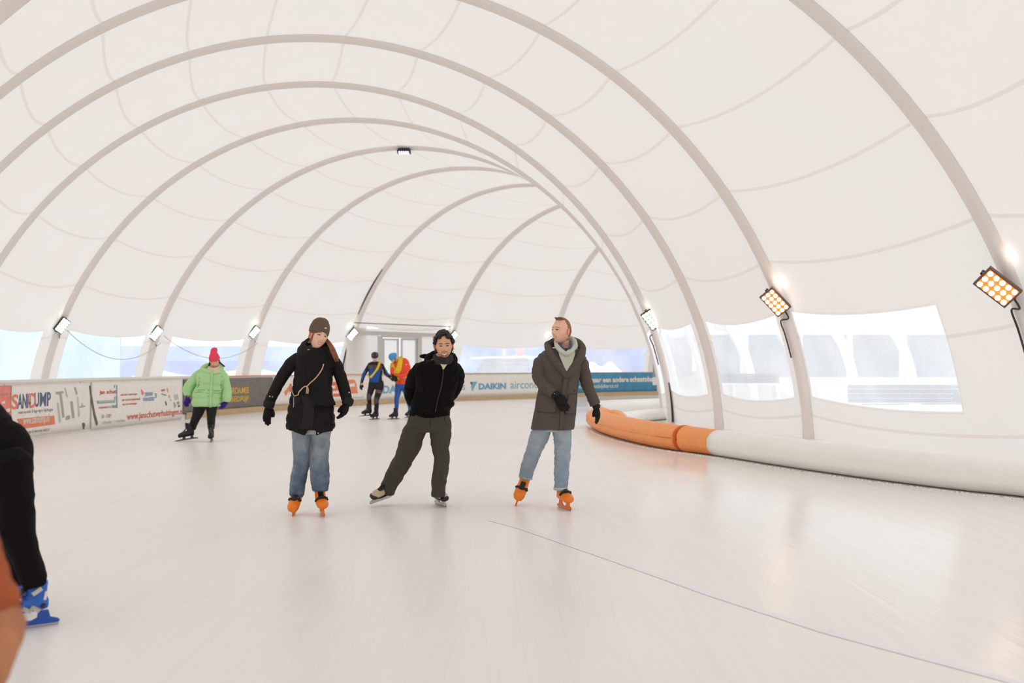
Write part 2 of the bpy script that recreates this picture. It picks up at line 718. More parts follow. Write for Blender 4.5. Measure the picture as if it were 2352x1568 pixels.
# ------------------------------------------------------------------ floor
mb = MB()
for k in range(len(ARCH) - 1):
    a, b, c, d = arch_pt(k, -1), arch_pt(k + 1, -1), arch_pt(k + 1, SL), arch_pt(k, SL)
    nx = 6
    for i in range(nx):
        f, g = i / nx, (i + 1) / nx
        mb.add([a.lerp(d, f), a.lerp(d, g), b.lerp(c, g), b.lerp(c, f)], [(0, 1, 2, 3)])
flo = mb.build('floor', M_ICE)
bm = bmesh.new()
bm.from_mesh(flo.data)
bmesh.ops.remove_doubles(bm, verts=bm.verts, dist=.001)
for v in bm.verts:
    v.co.z = 0
bmesh.ops.recalc_face_normals(bm, faces=bm.faces)
if sum(f.normal.z for f in bm.faces) < 0:
    bmesh.ops.reverse_faces(bm, faces=bm.faces)
bm.to_mesh(flo.data)
bm.free()
struct(flo)
# faint painted lane line under the ice
m = mat('lane_line_paint', srgb(248, 245, 249), .4)
lp = [G(1130, 1195), G(1200, 1214), G(1420, 1290), G(1640, 1368), G(1900, 1452), G(2250, 1545), G(2600, 1640)]
mb = MB()
for i in range(len(lp) - 1):
    t = (lp[i + 1] - lp[i]).normalized()
    n = Vector((-t.y, t.x, 0)) * .034
    z = Vector((0, 0, .002))
    mb.add([lp[i] - n + z, lp[i] + n + z, lp[i + 1] + n + z, lp[i + 1] - n + z], [(0, 3, 2, 1)])
mb.build('lane_line', m, parent=flo)
# snow field outside
mb = MB()
mb.add([(-200, -60, -.04), (200, -60, -.04), (200, 300, -.04), (-200, 300, -.04)], [(0, 1, 2, 3)])
o = mb.build('snow_field', M_SNOW)
struct(o)
# ------------------------------------------------------------------ text and pictures on bent surfaces
def text_verts(txt, bold=0.0, shear=0.0, res=3):
    cu = bpy.data.curves.new('t', 'FONT')
    cu.body = txt
    cu.resolution_u = res
    cu.offset = bold
    cu.shear = shear
    ob = bpy.data.objects.new('t', cu)
    COL.objects.link(ob)
    dg = bpy.context.evaluated_depsgraph_get()
    me = bpy.data.meshes.new_from_object(ob.evaluated_get(dg))
    vs = [(v.co.x, v.co.y) for v in me.vertices]
    fs = [tuple(p.vertices) for p in me.polygons]
    bpy.data.objects.remove(ob)
    bpy.data.curves.remove(cu)
    bpy.data.meshes.remove(me)
    return vs, fs


def text_on(name, txt, fn, m, parent, bold=0.0, shear=0.0, th=.004):
    """fn(a, b, off) maps unit box coordinates to the world"""
    vs, fs = text_verts(txt, bold, shear)
    x0, x1 = min(v[0] for v in vs), max(v[0] for v in vs)
    y0, y1 = min(v[1] for v in vs), max(v[1] for v in vs)
    P = [fn((x - x0) / (x1 - x0), (y - y0) / (y1 - y0), th) for x, y in vs]
    B = [fn((x - x0) / (x1 - x0), (y - y0) / (y1 - y0), 0) for x, y in vs]
    n = len(P)
    ec = {}
    for f in fs:
        for i in range(len(f)):
            e = (f[i], f[(i + 1) % len(f)])
            ec[e] = 1
    sides = [(a, b, b + n, a + n) for (a, b) in ec if (b, a) not in ec]
    return mesh_obj(name, P + B, fs + sides, m, parent, smooth=False)


def catmull(P, n=8):
    P = [Vector(p) for p in P]
    out = []
    for i in range(len(P) - 1):
        p0 = P[max(i - 1, 0)]
        p1, p2 = P[i], P[i + 1]
        p3 = P[min(i + 2, len(P) - 1)]
        for k in range(n):
            t = k / n
            out.append(.5 * ((2 * p1) + (p2 - p0) * t + (2 * p0 - 5 * p1 + 4 * p2 - p3) * t * t + (3 * p1 - p0 - 3 * p2 + p3) * t ** 3))
    out.append(P[-1])
    return out


# ------------------------------------------------------------------ rink boards on the far/left side
bp = [Vector((-8.6, -7, 0)), Vector((-9.0, 2, 0)), Vector((-9.2, 11, 0)), G(0, 1018), G(100, 1003), G(220, 987), G(420, 963),
      G(560, 949), G(680, 940), G(830, 930.5), G(940, 925), G(1045, 921), G(1230, 915), G(1340, 911), G(1510, 906.5),
      Vector((11, 49.3, 0)), Vector((15, 49, 0))]
BP = catmull(bp, 10)
BS = [0]
for i in range(len(BP) - 1):
    BS.append(BS[-1] + (BP[i + 1] - BP[i]).length)


def bpos(s):
    s = min(max(s, 0), BS[-1] - 1e-4)
    lo, hi = 0, len(BS) - 1
    while hi - lo > 1:
        m = (lo + hi) // 2
        if BS[m] <= s:
            lo = m
        else:
            hi = m
    f = (s - BS[lo]) / (BS[hi] - BS[lo])
    t = (BP[hi] - BP[lo]).normalized()
    return BP[lo].lerp(BP[hi], f), Vector((t.y, -t.x, 0))  # normal towards the rink


def bmap(s, z, off=0.0):
    p, n = bpos(s)
    return p + n * off + Vector((0, 0, z))


def bs_at(px):
    best = None
    for i in range(len(BP) - 1):
        if BP[i].y < 3:
            continue
        a, b = PX(BP[i])[0], PX(BP[i + 1])[0]
        if a <= px <= b:
            return BS[i] + (BS[i + 1] - BS[i]) * (px - a) / (b - a)
    return BS[-1]


def bz(px, py):
    yb = PX(bpos(bs_at(px))[0])[1]
    return CAMZ * (1 - (py - 841.0) / (yb - 841.0))


BH = 1.08


def bwave(s, z, wave, seed):
    return wave * (noise.noise(Vector((s * 2.6 + z * .8, z * .7, seed))) + .5 * noise.noise(Vector((s * 7 + z * 2, z, seed + 9)))) if wave else 0


def strip(name, s0, s1, z0, z1, off0, off1, m, parent, ds=.35, wave=0.0, seed=0, loc=None, ztop=None):
    n = max(2, int((s1 - s0) / ds))
    nz = 6 if wave else 1
    vs, fs = [], []
    for i in range(n + 1):
        s = s0 + (s1 - s0) * i / n
        for j in range(nz + 1):
            z = z0 + (z1 - z0) * j / nz
            w = bwave(s, z, wave, seed)
            vs.append(bmap(s, z, off1 + w))
        for j in range(nz + 1):
            z = z0 + (z1 - z0) * j / nz
            vs.append(bmap(s, z, off0))
    m_ = 2 * (nz + 1)
    for i in range(n):
        a, b = i * m_, (i + 1) * m_
        for j in range(nz):
            fs.append((a + j, b + j, b + j + 1, a + j + 1))
            fs.append((a + nz + 1 + j, a + nz + 2 + j, b + nz + 2 + j, b + nz + 1 + j))
        fs.append((a + nz, b + nz, b + 2 * nz + 1, a + 2 * nz + 1))
        fs.append((a, a + nz + 1, b + nz + 1, b))
    for a, flip in ((0, 0), (n * m_, 1)):
        for j in range(nz):
            q = (a + j, a + j + 1, a + nz + 2 + j, a + nz + 1 + j)
            fs.append(q if not flip else q[::-1])
    return mesh_obj(name, vs, fs, m, parent, smooth=bool(wave), loc=loc)


M_BOARD = mat('board_white', srgb(249, 244, 238), .45, var=.03)
M_TAN = mat('kick_strip_wood', srgb(205, 178, 140), .6, var=.08)
M_ORL = mat('orange_rail', srgb(240, 160, 110), .5)
M_WRAIL = mat('white_rail_with_frost', srgb(240, 238, 232), .6)
bw = root('rink_board', bmap(bs_at(560), 0), 'long curved white rink boards carrying advertising banners behind the skaters', 'rink boards')
strip('board_panel', 0, BS[-1], .0, BH, -.06, 0, M_BOARD, bw)
strip('top_rail', 0, bs_at(520), BH, BH + .05, -.08, .03, M_WRAIL, bw)
strip('top_rail', bs_at(520), bs_at(850), BH, BH + .035, -.08, .03, M_ORL, bw)
strip('top_rail', bs_at(850), BS[-1], BH, BH + .03, -.08, .03, M_TAN, bw)
strip('kick_strip', bs_at(425), BS[-1], .0, .17, 0, .05, M_TAN, bw)
# seams between panels
s = 1.0
M_JOINT = mat('joint_grey', srgb(190, 186, 180), .7)
while s < BS[-1]:
    mb = MB()
    mb.box(bmap(s, .62, .002), (.012, .012, .88))
    mb.build('panel_joint', M_JOINT, parent=bw)
    s += 3.0


def bfn(xl, xr, yt, yb):
    s0, s1 = bs_at(xl), bs_at(xr)
    zt, zb = bz(xl, yt), bz(xl, yb)
    return lambda a, b, off: pmap(s0 + (s1 - s0) * a, zb + (zt - zb) * b, off)


BOFF = .05
BW = (0, 0)


def pmap(s, z, off):
    """point of a print on the current banner"""
    return bmap(s, z, .030 + (BOFF - .05) + bwave(s, z, *BW) + .0015 + off)



def btext(par, txt, xl, xr, yt, yb, m, bold=0.0, shear=0.0, name='lettering'):
    return text_on(name, txt, bfn(xl, xr, yt, yb), m, par, bold, shear)


def bshape(par, pts, m, name='logo'):
    """pts: photo pixels of a flat printed shape"""
    P = []
    for th in (.004, 0):
        for (x, y) in pts:
            P.append(pmap(bs_at(x), bz(x, y), th))
    n = len(pts)
    if n == 4:
        k = 10
        top, bot = [], []
        for th, L in ((.004, top), (0, bot)):
            for i in range(k + 1):
                f = i / k
                for a, b in ((0, 1), (3, 2)):
                    x = pts[a][0] + (pts[b][0] - pts[a][0]) * f
                    y = pts[a][1] + (pts[b][1] - pts[a][1]) * f
                    L.append(pmap(bs_at(x), bz(x, y), th))
        N = len(top)
        fs = []
        for i in range(k):
            a = 2 * i
            fs += [(a, a + 2, a + 3, a + 1), (N + a, N + a + 1, N + a + 3, N + a + 2), (a, N + a, N + a + 2, a + 2), (a + 1, a + 3, N + a + 3, N + a + 1)]
        fs += [(0, 1, N + 1, N), (N - 2, 2 * N - 2, 2 * N - 1, N - 1)]
        return mesh_obj(name, top + bot, fs, m, par, smooth=False)
    fs = [tuple(range(n)), tuple(range(2 * n - 1, n - 1, -1))] + [(i, (i + 1) % n, n + (i + 1) % n, n + i) for i in range(n)]
    return mesh_obj(name, P, fs, m, par, smooth=False)


def rect(par, xl, xr, yt, yb, m, name='logo', dy=0.0):
    return bshape(par, [(xl, yb), (xr, yb + dy), (xr, yt + dy), (xl, yt)], m, name)


def banner(name, xl, xr, z0, z1, m, label, group='advertising banners on the rink boards', wave=.012, seed=1):
    s0, s1 = bs_at(xl) if xl > 0 else 17, bs_at(xr)
    global BW
    BW = (wave, seed)
    r = root(name, bmap((s0 + s1) / 2, z0), label, 'banner', group)
    strip('banner_sheet', s0, s1, z0, z1, .012, .03, m, r, ds=.08, wave=wave, seed=seed)
    return r


M_BW = mat('banner_white', srgb(249, 244, 238), .55, var=.03)
M_NAVY = mat('print_navy', srgb(92, 108, 138), .6)
M_POR = mat('print_orange', srgb(238, 138, 104), .6)
M_PGR = mat('print_grey', srgb(178, 175, 168), .6)
M_PLG = mat('print_light_grey', srgb(204, 200, 193), .6)
M_PWH = mat('print_white', srgb(240, 228, 220), .6)
M_PRED = mat('print_red', srgb(206, 104, 88), .6)
M_PTEAL = mat('print_teal', srgb(120, 172, 168), .6)
M_PBLU = mat('print_blue', srgb(140, 164, 200), .6)
M_PYEL = mat('print_yellow', srgb(226, 184, 72), .6)
M_PDRK = mat('print_dark', srgb(112, 104, 94), .6)
M_LB = mat('print_light_blue', srgb(128, 184, 208), .6)

# 1 salmon banner at the far left
r = banner('advertising_banner', -160, 21, .06, 1.03, mat('banner_salmon', srgb(240, 136, 124), .55, var=.1),
           'salmon red banner cut off by the left picture edge', seed=2, wave=.02)
btext(r, 'kwaliteit', -30, 14, 902, 910, M_PGR)
bshape(r, [(8, 948), (18, 944), (19, 936), (7, 940)], M_PWH)
bshape(r, [(-2, 928), (6, 926), (5, 920), (-2, 922)], M_PWH)
bshape(r, [(12, 972), (19, 970), (18, 966), (12, 967)], M_PWH)
# 2
r = banner('advertising_banner', 23, 203, .05, 1.03, M_BW, 'dirty white banner reading SANI-DUMP beside the salmon banner', seed=3, wave=.02)
btext(r, 'S', 22 + 1, 37, 906, 941, M_POR, .02)
btext(r, 'ANI-', 35, 65, 905, 939, M_NAVY, .02)
btext(r, 'D', 62, 77, 903, 937, M_POR, .02)
btext(r, 'UMP', 74, 111, 902, 935, M_NAVY, .02)
btext(r, 'mini en units & lage eigen bijdragen', 38, 116, 943, 953, M_PGR)
bshape(r, [(44, 985), (122, 974), (119, 954), (36, 962)], M_POR, 'url_panel')
b0 = BOFF
BOFF = .054
btext(r, 'www.sanidump.nl', 48, 108, 957, 981, M_PWH, .01)
BOFF = b0
btext(r, 'grote showroom sanitair', 56, 110, 988, 999, M_PGR)
for k, pts in enumerate([
    [(122, 900), (141, 898), (142, 903), (137, 904), (144, 958), (139, 959), (132, 906), (124, 905)],
    [(144, 890), (147, 890), (152, 912), (149, 913)],
    [(157, 922), (163, 921), (168, 960), (162, 961)],
    [(126, 925), (130, 924), (136, 966), (134, 972), (131, 968)],
    [(148, 955), (156, 953), (157, 962), (146, 965)],
    [(172, 912), (175, 910), (179, 955), (176, 957)],
    [(165, 889), (169, 888), (174, 905), (170, 906)],
    [(183, 925), (185, 925), (186, 931), (183, 932)]]):
    bshape(r, pts, M_PGR if k % 2 == 0 else M_PLG, 'printed_drawing')
bshape(r, [(176, 935), (184, 930), (193, 932), (188, 935), (181, 936)], mat('print_ochre', srgb(196, 176, 128), .6), 'printed_drawing')
bshape(r, [(184, 972), (188, 970), (192, 974), (190, 986), (186, 984)], mat('print_brown', srgb(120, 100, 76), .6), 'printed_drawing')
bshape(r, [(199, 886), (203, 885), (208, 915), (215, 950), (222, 972), (218, 978), (211, 955), (205, 925)], M_PDRK, 'dark_slit')
# 3
r = banner('advertising_banner', 207, 415, .03, 1.04, M_BW, 'white removals banner with a red web address in the middle of the left boards', seed=4, wave=.014)
btext(r, 'jan schut', 224, 263, 896, 908, M_PRED, .03)
rect(r, 263, 265.5, 884, 907, M_PTEAL)
rect(r, 258, 260, 884, 890, M_PTEAL)
rect(r, 263, 265.5, 908, 936, M_PTEAL)
rect(r, 259, 261, 910, 918, M_PTEAL)
bshape(r, [(219, 927), (261, 924), (260, 918), (218, 920)], M_PTEAL)
bshape(r, [(254, 936.5), (266, 936), (265, 930), (253, 930.5)], M_PTEAL)
BOFF = .054
btext(r, 'VERHUIZINGEN', 220, 259, 920, 924.5, M_PWH, .01)
BOFF = b0
btext(r, 'rotterdam b.v.', 222, 252, 933, 938.5, M_PRED)
btext(r, 'nationale verhuizingen', 274, 311, 904, 910, M_PRED)
btext(r, 'en internationaal', 277, 318, 915, 921, M_PRED)
btext(r, 'voor al uw verhuizingen', 278, 310, 926, 932, M_PRED)
btext(r, 'ERKENDE', 329, 348, 901, 909.5, M_PBLU, .03)
btext(r, 'VERHUIZERS', 325, 351, 913, 921.5, M_PBLU, .03)
btext(r, '3', 352, 356, 903, 914, mat('print_deep_blue', srgb(104, 138, 196), .6), .02)
bshape(r, [(320, 895), (322, 894), (327, 902), (325, 908), (322, 905)], M_POR)
btext(r, '010 - 4778899', 229, 253, 952, 961, M_PLG)
btext(r, 'schiedam - rotterdam', 231, 284, 966, 974, M_PLG)
btext(r, 'www.janschutverhuizingen.nl', 288, 417, 949, 969, M_PRED, .015)
for pts, mm in [([(367, 903), (379, 906), (379, 909), (367, 906)], M_PTEAL), ([(379, 892), (382, 891), (384, 899), (382, 901)], M_PYEL),
                ([(384, 907), (387, 907), (388, 915), (385, 913)], M_PYEL), ([(375, 921), (378, 921), (381, 930), (378, 931)], M_PDRK),
                ([(396, 907), (404, 905), (406, 916), (398, 919)], M_PLG), ([(402, 923), (407, 921), (409, 927), (403, 929)], M_PGR),
                ([(395, 924), (398, 923), (401, 932), (398, 937)], M_PGR), ([(405, 931), (409, 929), (410, 933), (406, 935)], M_PDRK),
                ([(366, 895), (375, 893), (375, 897), (367, 899)], M_PRED), ([(387, 917), (390, 917), (391, 920), (388, 920)], M_PYEL)]:
    bshape(r, pts, mm, 'printed_picture')
# 4 grey banner
r = banner('advertising_banner', 419, 625, .13, 1.04, mat('banner_grey', srgb(128, 122, 118), .65, var=.12, vscale=9),
           'wrinkled dark grey banner with yellow capitals behind the green coat', seed=5, wave=.03)
btext(r, 'ROTTERDAMSE', 499, 569.5, 891, 906.5, M_PYEL, .022)
btext(r, 'GLASBEDRIJF', 499, 569.5, 912, 929, M_PYEL, .022)
btext(r, 'VK', 610, 622, 909, 920, M_PYEL, .035)
BOFF = b0
# 5 orange logos
r = banner('advertising_banner', 629, 846, .19, 1.03, M_BW, 'white banner with blocky orange logos behind the woman in the black parka', seed=6, wave=.004)
M_O1, M_O2 = mat('print_orange_pale', srgb(242, 152, 112), .6), mat('print_red_orange', srgb(236, 120, 90), .6)
bshape(r, [(650, 900), (654, 909), (658, 904), (664, 893), (663, 885), (659, 890)], M_O1)
bshape(r, [(660, 895), (664, 901), (668, 898), (668, 882), (664, 880)], M_O2)
bshape(r, [(759, 877), (780, 875), (781, 884), (759, 886)], M_O2)
bshape(r, [(759, 892), (782, 890), (782, 896), (759, 898)], M_O2)
bshape(r, [(760, 904), (782, 903), (783, 910), (761, 911)], M_O2)
bshape(r, [(768, 886), (782, 884), (782, 890), (768, 892)], M_O2)
bshape(r, [(788, 876), (796, 872), (810, 871), (814, 873), (817, 882), (820, 903), (788, 905)], M_O1)
BOFF = .054
bshape(r, [(800, 882), (812, 880), (813, 887), (800, 888)], M_BW)
BOFF = b0
btext(r, 'www.kunststof.nl', 800, 833, 911, 915, M_PLG)
# 6 light blue lettering printed on the boards
r = banner('advertising_banner', 850, 1306, .21, 1.05, M_BW, 'long white banner with pale blue DAIKIN airconditioners lettering', seed=7, wave=.004)
for (x0, full) in ((852, False), (1078, True)):
    if full:
        bshape(r, [(x0, 877), (x0 + 5.5, 888), (x0 + 8, 884), (x0 + 9, 876.5)], mat('print_black_green', srgb(44, 70, 66), .6))
        BOFF = .054
        bshape(r, [(x0 + 5.5, 876.5), (x0 + 17, 876), (x0 + 5.2, 899), (x0 + 3, 888)], M_LB)
        BOFF = b0
btext(r, 'DAIKIN', 877, 952, 885, 904, M_LB, .045)
btext(r, 'airconditioners', 958, 1067, 881, 898, M_LB, .005)
btext(r, 'DAIKIN', 1098, 1161, 880, 894.5, mat('print_mid_blue', srgb(118, 172, 204), .6), .05)
btext(r, 'airconditioners', 1171, 1292, 874, 892.5, M_LB, .005)
# 7 blue banner
r = banner('advertising_banner', 1311, 1508, .19, 1.08, mat('banner_petrol_blue', srgb(72, 146, 182), .5, var=.12, vscale=2.5),
           'petrol blue banner with white Dutch lettering behind the man in the grey coat', seed=8, wave=.02)
btext(r, 'maar een andere', 1353, 1443, 866, 878.5, M_PWH, .035)
btext(r, 'schaats', 1446, 1485, 864, 877, M_PWH, .03)
rect(r, 1445, 1486, 871, 872.2, M_PWH, 'strike_line', dy=-1.5)
btext(r, 'baan', 1486, 1513, 864, 876.5, M_PWH, .035)
btext(r, 'schaatsenbijderet.nl', 1328, 1418, 883, 894.5, M_PWH, .008)
BOFF = b0

# ------------------------------------------------------------------ entrance in the end bay
KH = A0 + 7
P0 = arch_pt(KH, SL - 3.15)
P1 = arch_pt(KH + 1, SL - 3.15)


def plane_pt(px, py, off=0.0):
    a = Vector((P0.x, P0.y, 0))
    d = Vector((P1.x - P0.x, P1.y - P0.y, 0)).normalized()
    n = Vector((d.y, -d.x, 0))
    w = W(px, py, 1.0) - Vector((0, 0, CAMZ))
    t = (a + n * off).dot(n) / w.dot(n)
    return Vector((w.x * t, w.y * t, CAMZ + w.z * t))


def pbox(mb, x0, y0, x1, y1, th, off, mi=0):
    a, b = plane_pt(x0, y0, off), plane_pt(x1, y1, off)
    ztop, zbot = plane_pt((x0 + x1) / 2, y0, off).z, plane_pt((x0 + x1) / 2, y1, off).z
    d = Vector((P1.x - P0.x, P1.y - P0.y, 0)).normalized()
    M = Matrix(((d.x, -d.y, 0), (d.y, d.x, 0), (0, 0, 1)))
    c = (a + b) / 2
    c.z = (ztop + zbot) / 2
    L = abs((Vector((b.x, b.y, 0)) - Vector((a.x, a.y, 0))).dot(d))
    mb.box(c, (L, th, abs(ztop - zbot)), M, mi)


def pquad(mb, x0, y0, x1, y1, off):
    a, b = plane_pt(x0, y0, off), plane_pt(x1, y1, off)
    zt, zb = plane_pt((x0 + x1) / 2, y0, off).z, plane_pt((x0 + x1) / 2, y1, off).z
    mb.add([(a.x, a.y, zb), (b.x, b.y, zb), (b.x, b.y, zt), (a.x, a.y, zt)], [(0, 1, 2, 3)])


M_PANEL = fabric_mat('entrance_fabric', (.90, .87, .85), (.73, .71, .69), .5)
M_GLASSW = fabric_mat('frosted_glass', (.74, .74, .73), (.88, .87, .85), .55)
mb = MB()
GY = 905
pquad(mb, 796, 753, 869, GY, 0)
pquad(mb, 967, 753, 1036, GY, 0)
pquad(mb, 869, 753, 967, 771, 0)
struct(mb.build('wall_entrance', M_PANEL))
mb = MB()
pbox(mb, 806, 762.5, 1034, 771.5, .06, .04)
struct(mb.build('trim_30', M_ALU))
mb = MB()
pbox(mb, 814, 744.5, 1034, 746.5, .04, .55)
struct(mb.build('trim_31', mat('dark_gasket', srgb(120, 118, 105), .6)))
d = MB()
for a in [(869, 771, 877, GY), (958, 771, 967, GY), (877, 771, 958, 776)]:
    pbox(d, *a, .10, .03)
dr = struct(d.build('door_1', M_ALU))
for (x0, x1) in ((878, 916), (920, 958)):
    d = MB()
    for a in [(x0, 777, x0 + 4, GY), (x1 - 4, 777, x1, GY), (x0 + 4, 777, x1 - 4, 781), (x0 + 4, 896, x1 - 4, GY)]:
        pbox(d, *a, .05, .02)
    lf = d.build('door_leaf', M_ALU, parent=dr)
    d = MB()
    pquad(d, x0 + 4, 781, x1 - 4, 896, .0)
    d.build('pane', M_GLASSW, parent=lf)
    d = MB()
    hx = x1 - 3 if x0 == 878 else x0 + 3
    pbox(d, hx - .6, 838, hx + .6, 850, .06, .07)
    d.build('door_handle', M_BLACK, parent=lf)

# ------------------------------------------------------------------ inflatable barrier
M_TW = mat('pvc_white', srgb(252, 250, 244), .5, bump=.15, bscale=6, var=.03, vscale=5)
M_TO = mat('pvc_orange', srgb(255, 164, 92), .5, bump=.3, bscale=18, var=.06, vscale=7)
M_TOS = mat('pvc_orange_seam', srgb(226, 104, 40), .55)


def pad(mb, pts, rads, hs, n=24, lobes=True, wr=0.0, cap=True):
    """padded barrier: two stacked lobes, resting on the ice; pts = ground centre line"""
    rings = []
    L = 0
    for i, p in enumerate(pts):
        t = (pts[min(i + 1, len(pts) - 1)] - pts[max(i - 1, 0)]).normalized()
        sd = Vector((t.y, -t.x, 0))
        if i:
            L += (pts[i] - pts[i - 1]).length
        r, h = rads[i], hs[i]
        ring = []
        for k in range(n):
            a = 2 * PI * k / n
            x, z = math.cos(a), math.sin(a)
            rr = 1.0
            if lobes:
                rr = 1 - .07 * math.exp(-(z / .13) ** 2)
            if wr:
                rr *= 1 + wr * (noise.noise(Vector((L * 9, a * .6, 3))) + .6 * noise.noise(Vector((L * 24, a, 7))))
            ring.append(p + sd * (x * r * rr) + Vector((0, 0, h / 2 + z * h / 2 * (.985 if z > 0 else 1))))
        rings.append(ring)
    vs = [v for r in rings for v in r]
    fs = []
    for i in range(len(rings) - 1):
        for k in range(n):
            k2 = (k + 1) % n
            fs.append((i * n + k, (i + 1) * n + k, (i + 1) * n + k2, i * n + k2))
    if cap:
        fs.append(tuple(range(n)))
        fs.append(tuple((len(rings) - 1) * n + k for k in range(n - 1, -1, -1)))
    mb.add(vs, fs)


front = [Vector((6.2, -4.0, 0)), Vector((6.25, 3.0, 0)), Vector((6.1, 7.0, 0)), Vector((5.75, 9.1, 0)), G(2352, 1147), G(2180, 1128), G(2000, 1105), G(1800, 1076), G(1620, 1047), G(1545, 1037),
         G(1480, 1026), G(1410, 1009), G(1367, 994), G(1349, 981)]
fr = catmull(front, 10)
ce = []
for i, p in enumerate(fr):
    t = (fr[min(i + 1, len(fr) - 1)] - fr[max(i - 1, 0)]).normalized()
    ce.append(p + Vector((t.y, -t.x, 0)) * .22)
iw = next(i for i, p in enumerate(fr) if PX(p)[1] < 1048 and p.y > 5)
ij = next(i for i, p in enumerate(fr) if PX(p)[1] < 1037.5 and p.y > 5)
r = root('inflatable_barrier', ce[iw], 'long knee-high padded barrier, white with an orange rounded end, on the ice at right', 'barrier')
mb = MB()
pts = ce[:iw + 1]
pad(mb, pts, [.21] * len(pts), [.40] * len(pts))
mb.build('white_section', M_TW, parent=r, smooth=True)
mb = MB()
pts = ce[iw:ij]
pts = [pts[0]] + catmull(pts, 4)[1:]
pad(mb, pts, [.212] * len(pts), [.405 + .02 * i / len(pts) for i in range(len(pts))])
mb.build('orange_section', M_TO, parent=r, smooth=True)
tipc = ce[-1]
ret = [ce[-1], tipc + Vector((.16, .70, 0)), W(1398, 935, 21.6), W(1412, 935, 22.0)]
for q in ret:
    q.z = 0
pts = catmull(ce[ij:-1] + ret, 5)
m_ = len(pts)
pad(mb := MB(), pts, [.235 - .03 * math.exp(-i / 2) + .02 * min(1, i / 30) for i in range(m_)],
    [.41 - .03 * math.exp(-i / 2) + .02 * min(1, i / 30) for i in range(m_)], wr=.022)
mb.build('orange_end', M_TO, parent=r, smooth=True)
mb = MB()
p = ce[ij]
t = (ce[ij + 1] - ce[ij - 1]).normalized()
pad(mb, [p - t * .03, p - t * .015, p + t * .015, p + t * .03], [.205, .228, .228, .205], [.40, .43, .43, .40], lobes=True)
mb.build('strap', M_TOS, parent=r, smooth=True)
# seam cord between the lobes of the orange end
mb = MB()
cord = []
for i in range(2, m_ - 14):
    t = (pts[i + 1] - pts[i - 1]).normalized()
    cord.append(pts[i] - Vector((t.y, -t.x, 0)) * .232 + Vector((0, 0, .215)))
mb.tube(cord, .007, 6)
mb.build('seam_cord', M_TOS, parent=r)
# white tubes beyond
for pth, hh, lab in (([W(1425, 960, 23.4), W(1470, 960, 24.8), W(1530, 960, 26.0), W(1545, 960, 26.3)], .30, 'lower white padded tube on the ice behind the orange barrier end'),
                     ([W(1365, 950, 26.6), W(1420, 950, 27.6), W(1530, 950, 28.9), W(1540, 950, 29.2)], .46, 'taller white padded tube farther off behind the orange barrier end')):
    for q in pth:
        q.z = 0
    mb = MB()
    pp = catmull(pth, 8)
    pad(mb, pp, [hh / 2 + .03] * len(pp), [hh] * len(pp))
    o = mb.build('padded_tube', M_TW, smooth=True, loc=pth[0])
    tag(o, lab, 'barrier', 'white padded tubes beyond the orange end')
# slush scraped against the barrier
mb = MB()
M_SLUSH = mat('slush_ice', srgb(248, 243, 236), .8)
for i, p in enumerate(catmull(front[4:], 130)):
    q = Vector((random.uniform(-.05, .01), random.uniform(-.05, .03), 0))
    r_ = random.uniform(.004, .014)
    mb.ell(p + q + Vector((-.01, -.01, r_ * .3)), (r_ * 1.3, r_ * 1.5, r_ * .8), nu=6, nv=4)
o = mb.build('slush', M_SLUSH, smooth=True, loc=G(1800, 1078))
o['kind'] = 'stuff'
tag(o, 'crumbly line of white slush along the foot of the padded barrier', 'slush')

# ------------------------------------------------------------------ flood lights
M_HOUS = mat('lamp_housing', srgb(96, 74, 66), .5, .2)
M_HOUSD = mat('lamp_housing_dark', srgb(40, 34, 32), .5, .2)
M_WARM = mat('led_warm', (1, .9, .8), .4, emit=(1.0, .80, .58), estr=5)
M_WRIM = mat('plate_glow_warm', (.35, .13, .03), .6, emit=(1.0, .26, .02), estr=.42)  # amber LED glow put into the plate's own colour and emission
M_COOL = mat('led_cool', (1, 1, 1), .4, emit=(.9, 1.0, .92), estr=6)
M_CRIM = mat('plate_glow_cool', (.15, .3, .12), .6, emit=(.45, .9, .35), estr=.35)  # greenish LED glow put into the plate's own colour and emission
M_BLUE = mat('led_blue', (.5, .5, 1), .4, emit=(.55, .55, 1.0), estr=2.0)
M_CABLE = mat('black_cable', (.03, .025, .02), .6)


def arch_near(k, px, py):
    best = min(range(0, 401), key=lambda i: (lambda q: (q[0] - px) ** 2 + (q[1] - py) ** 2)(PX(arch_pt(k, SL * i / 400))))
    return SL * best / 400


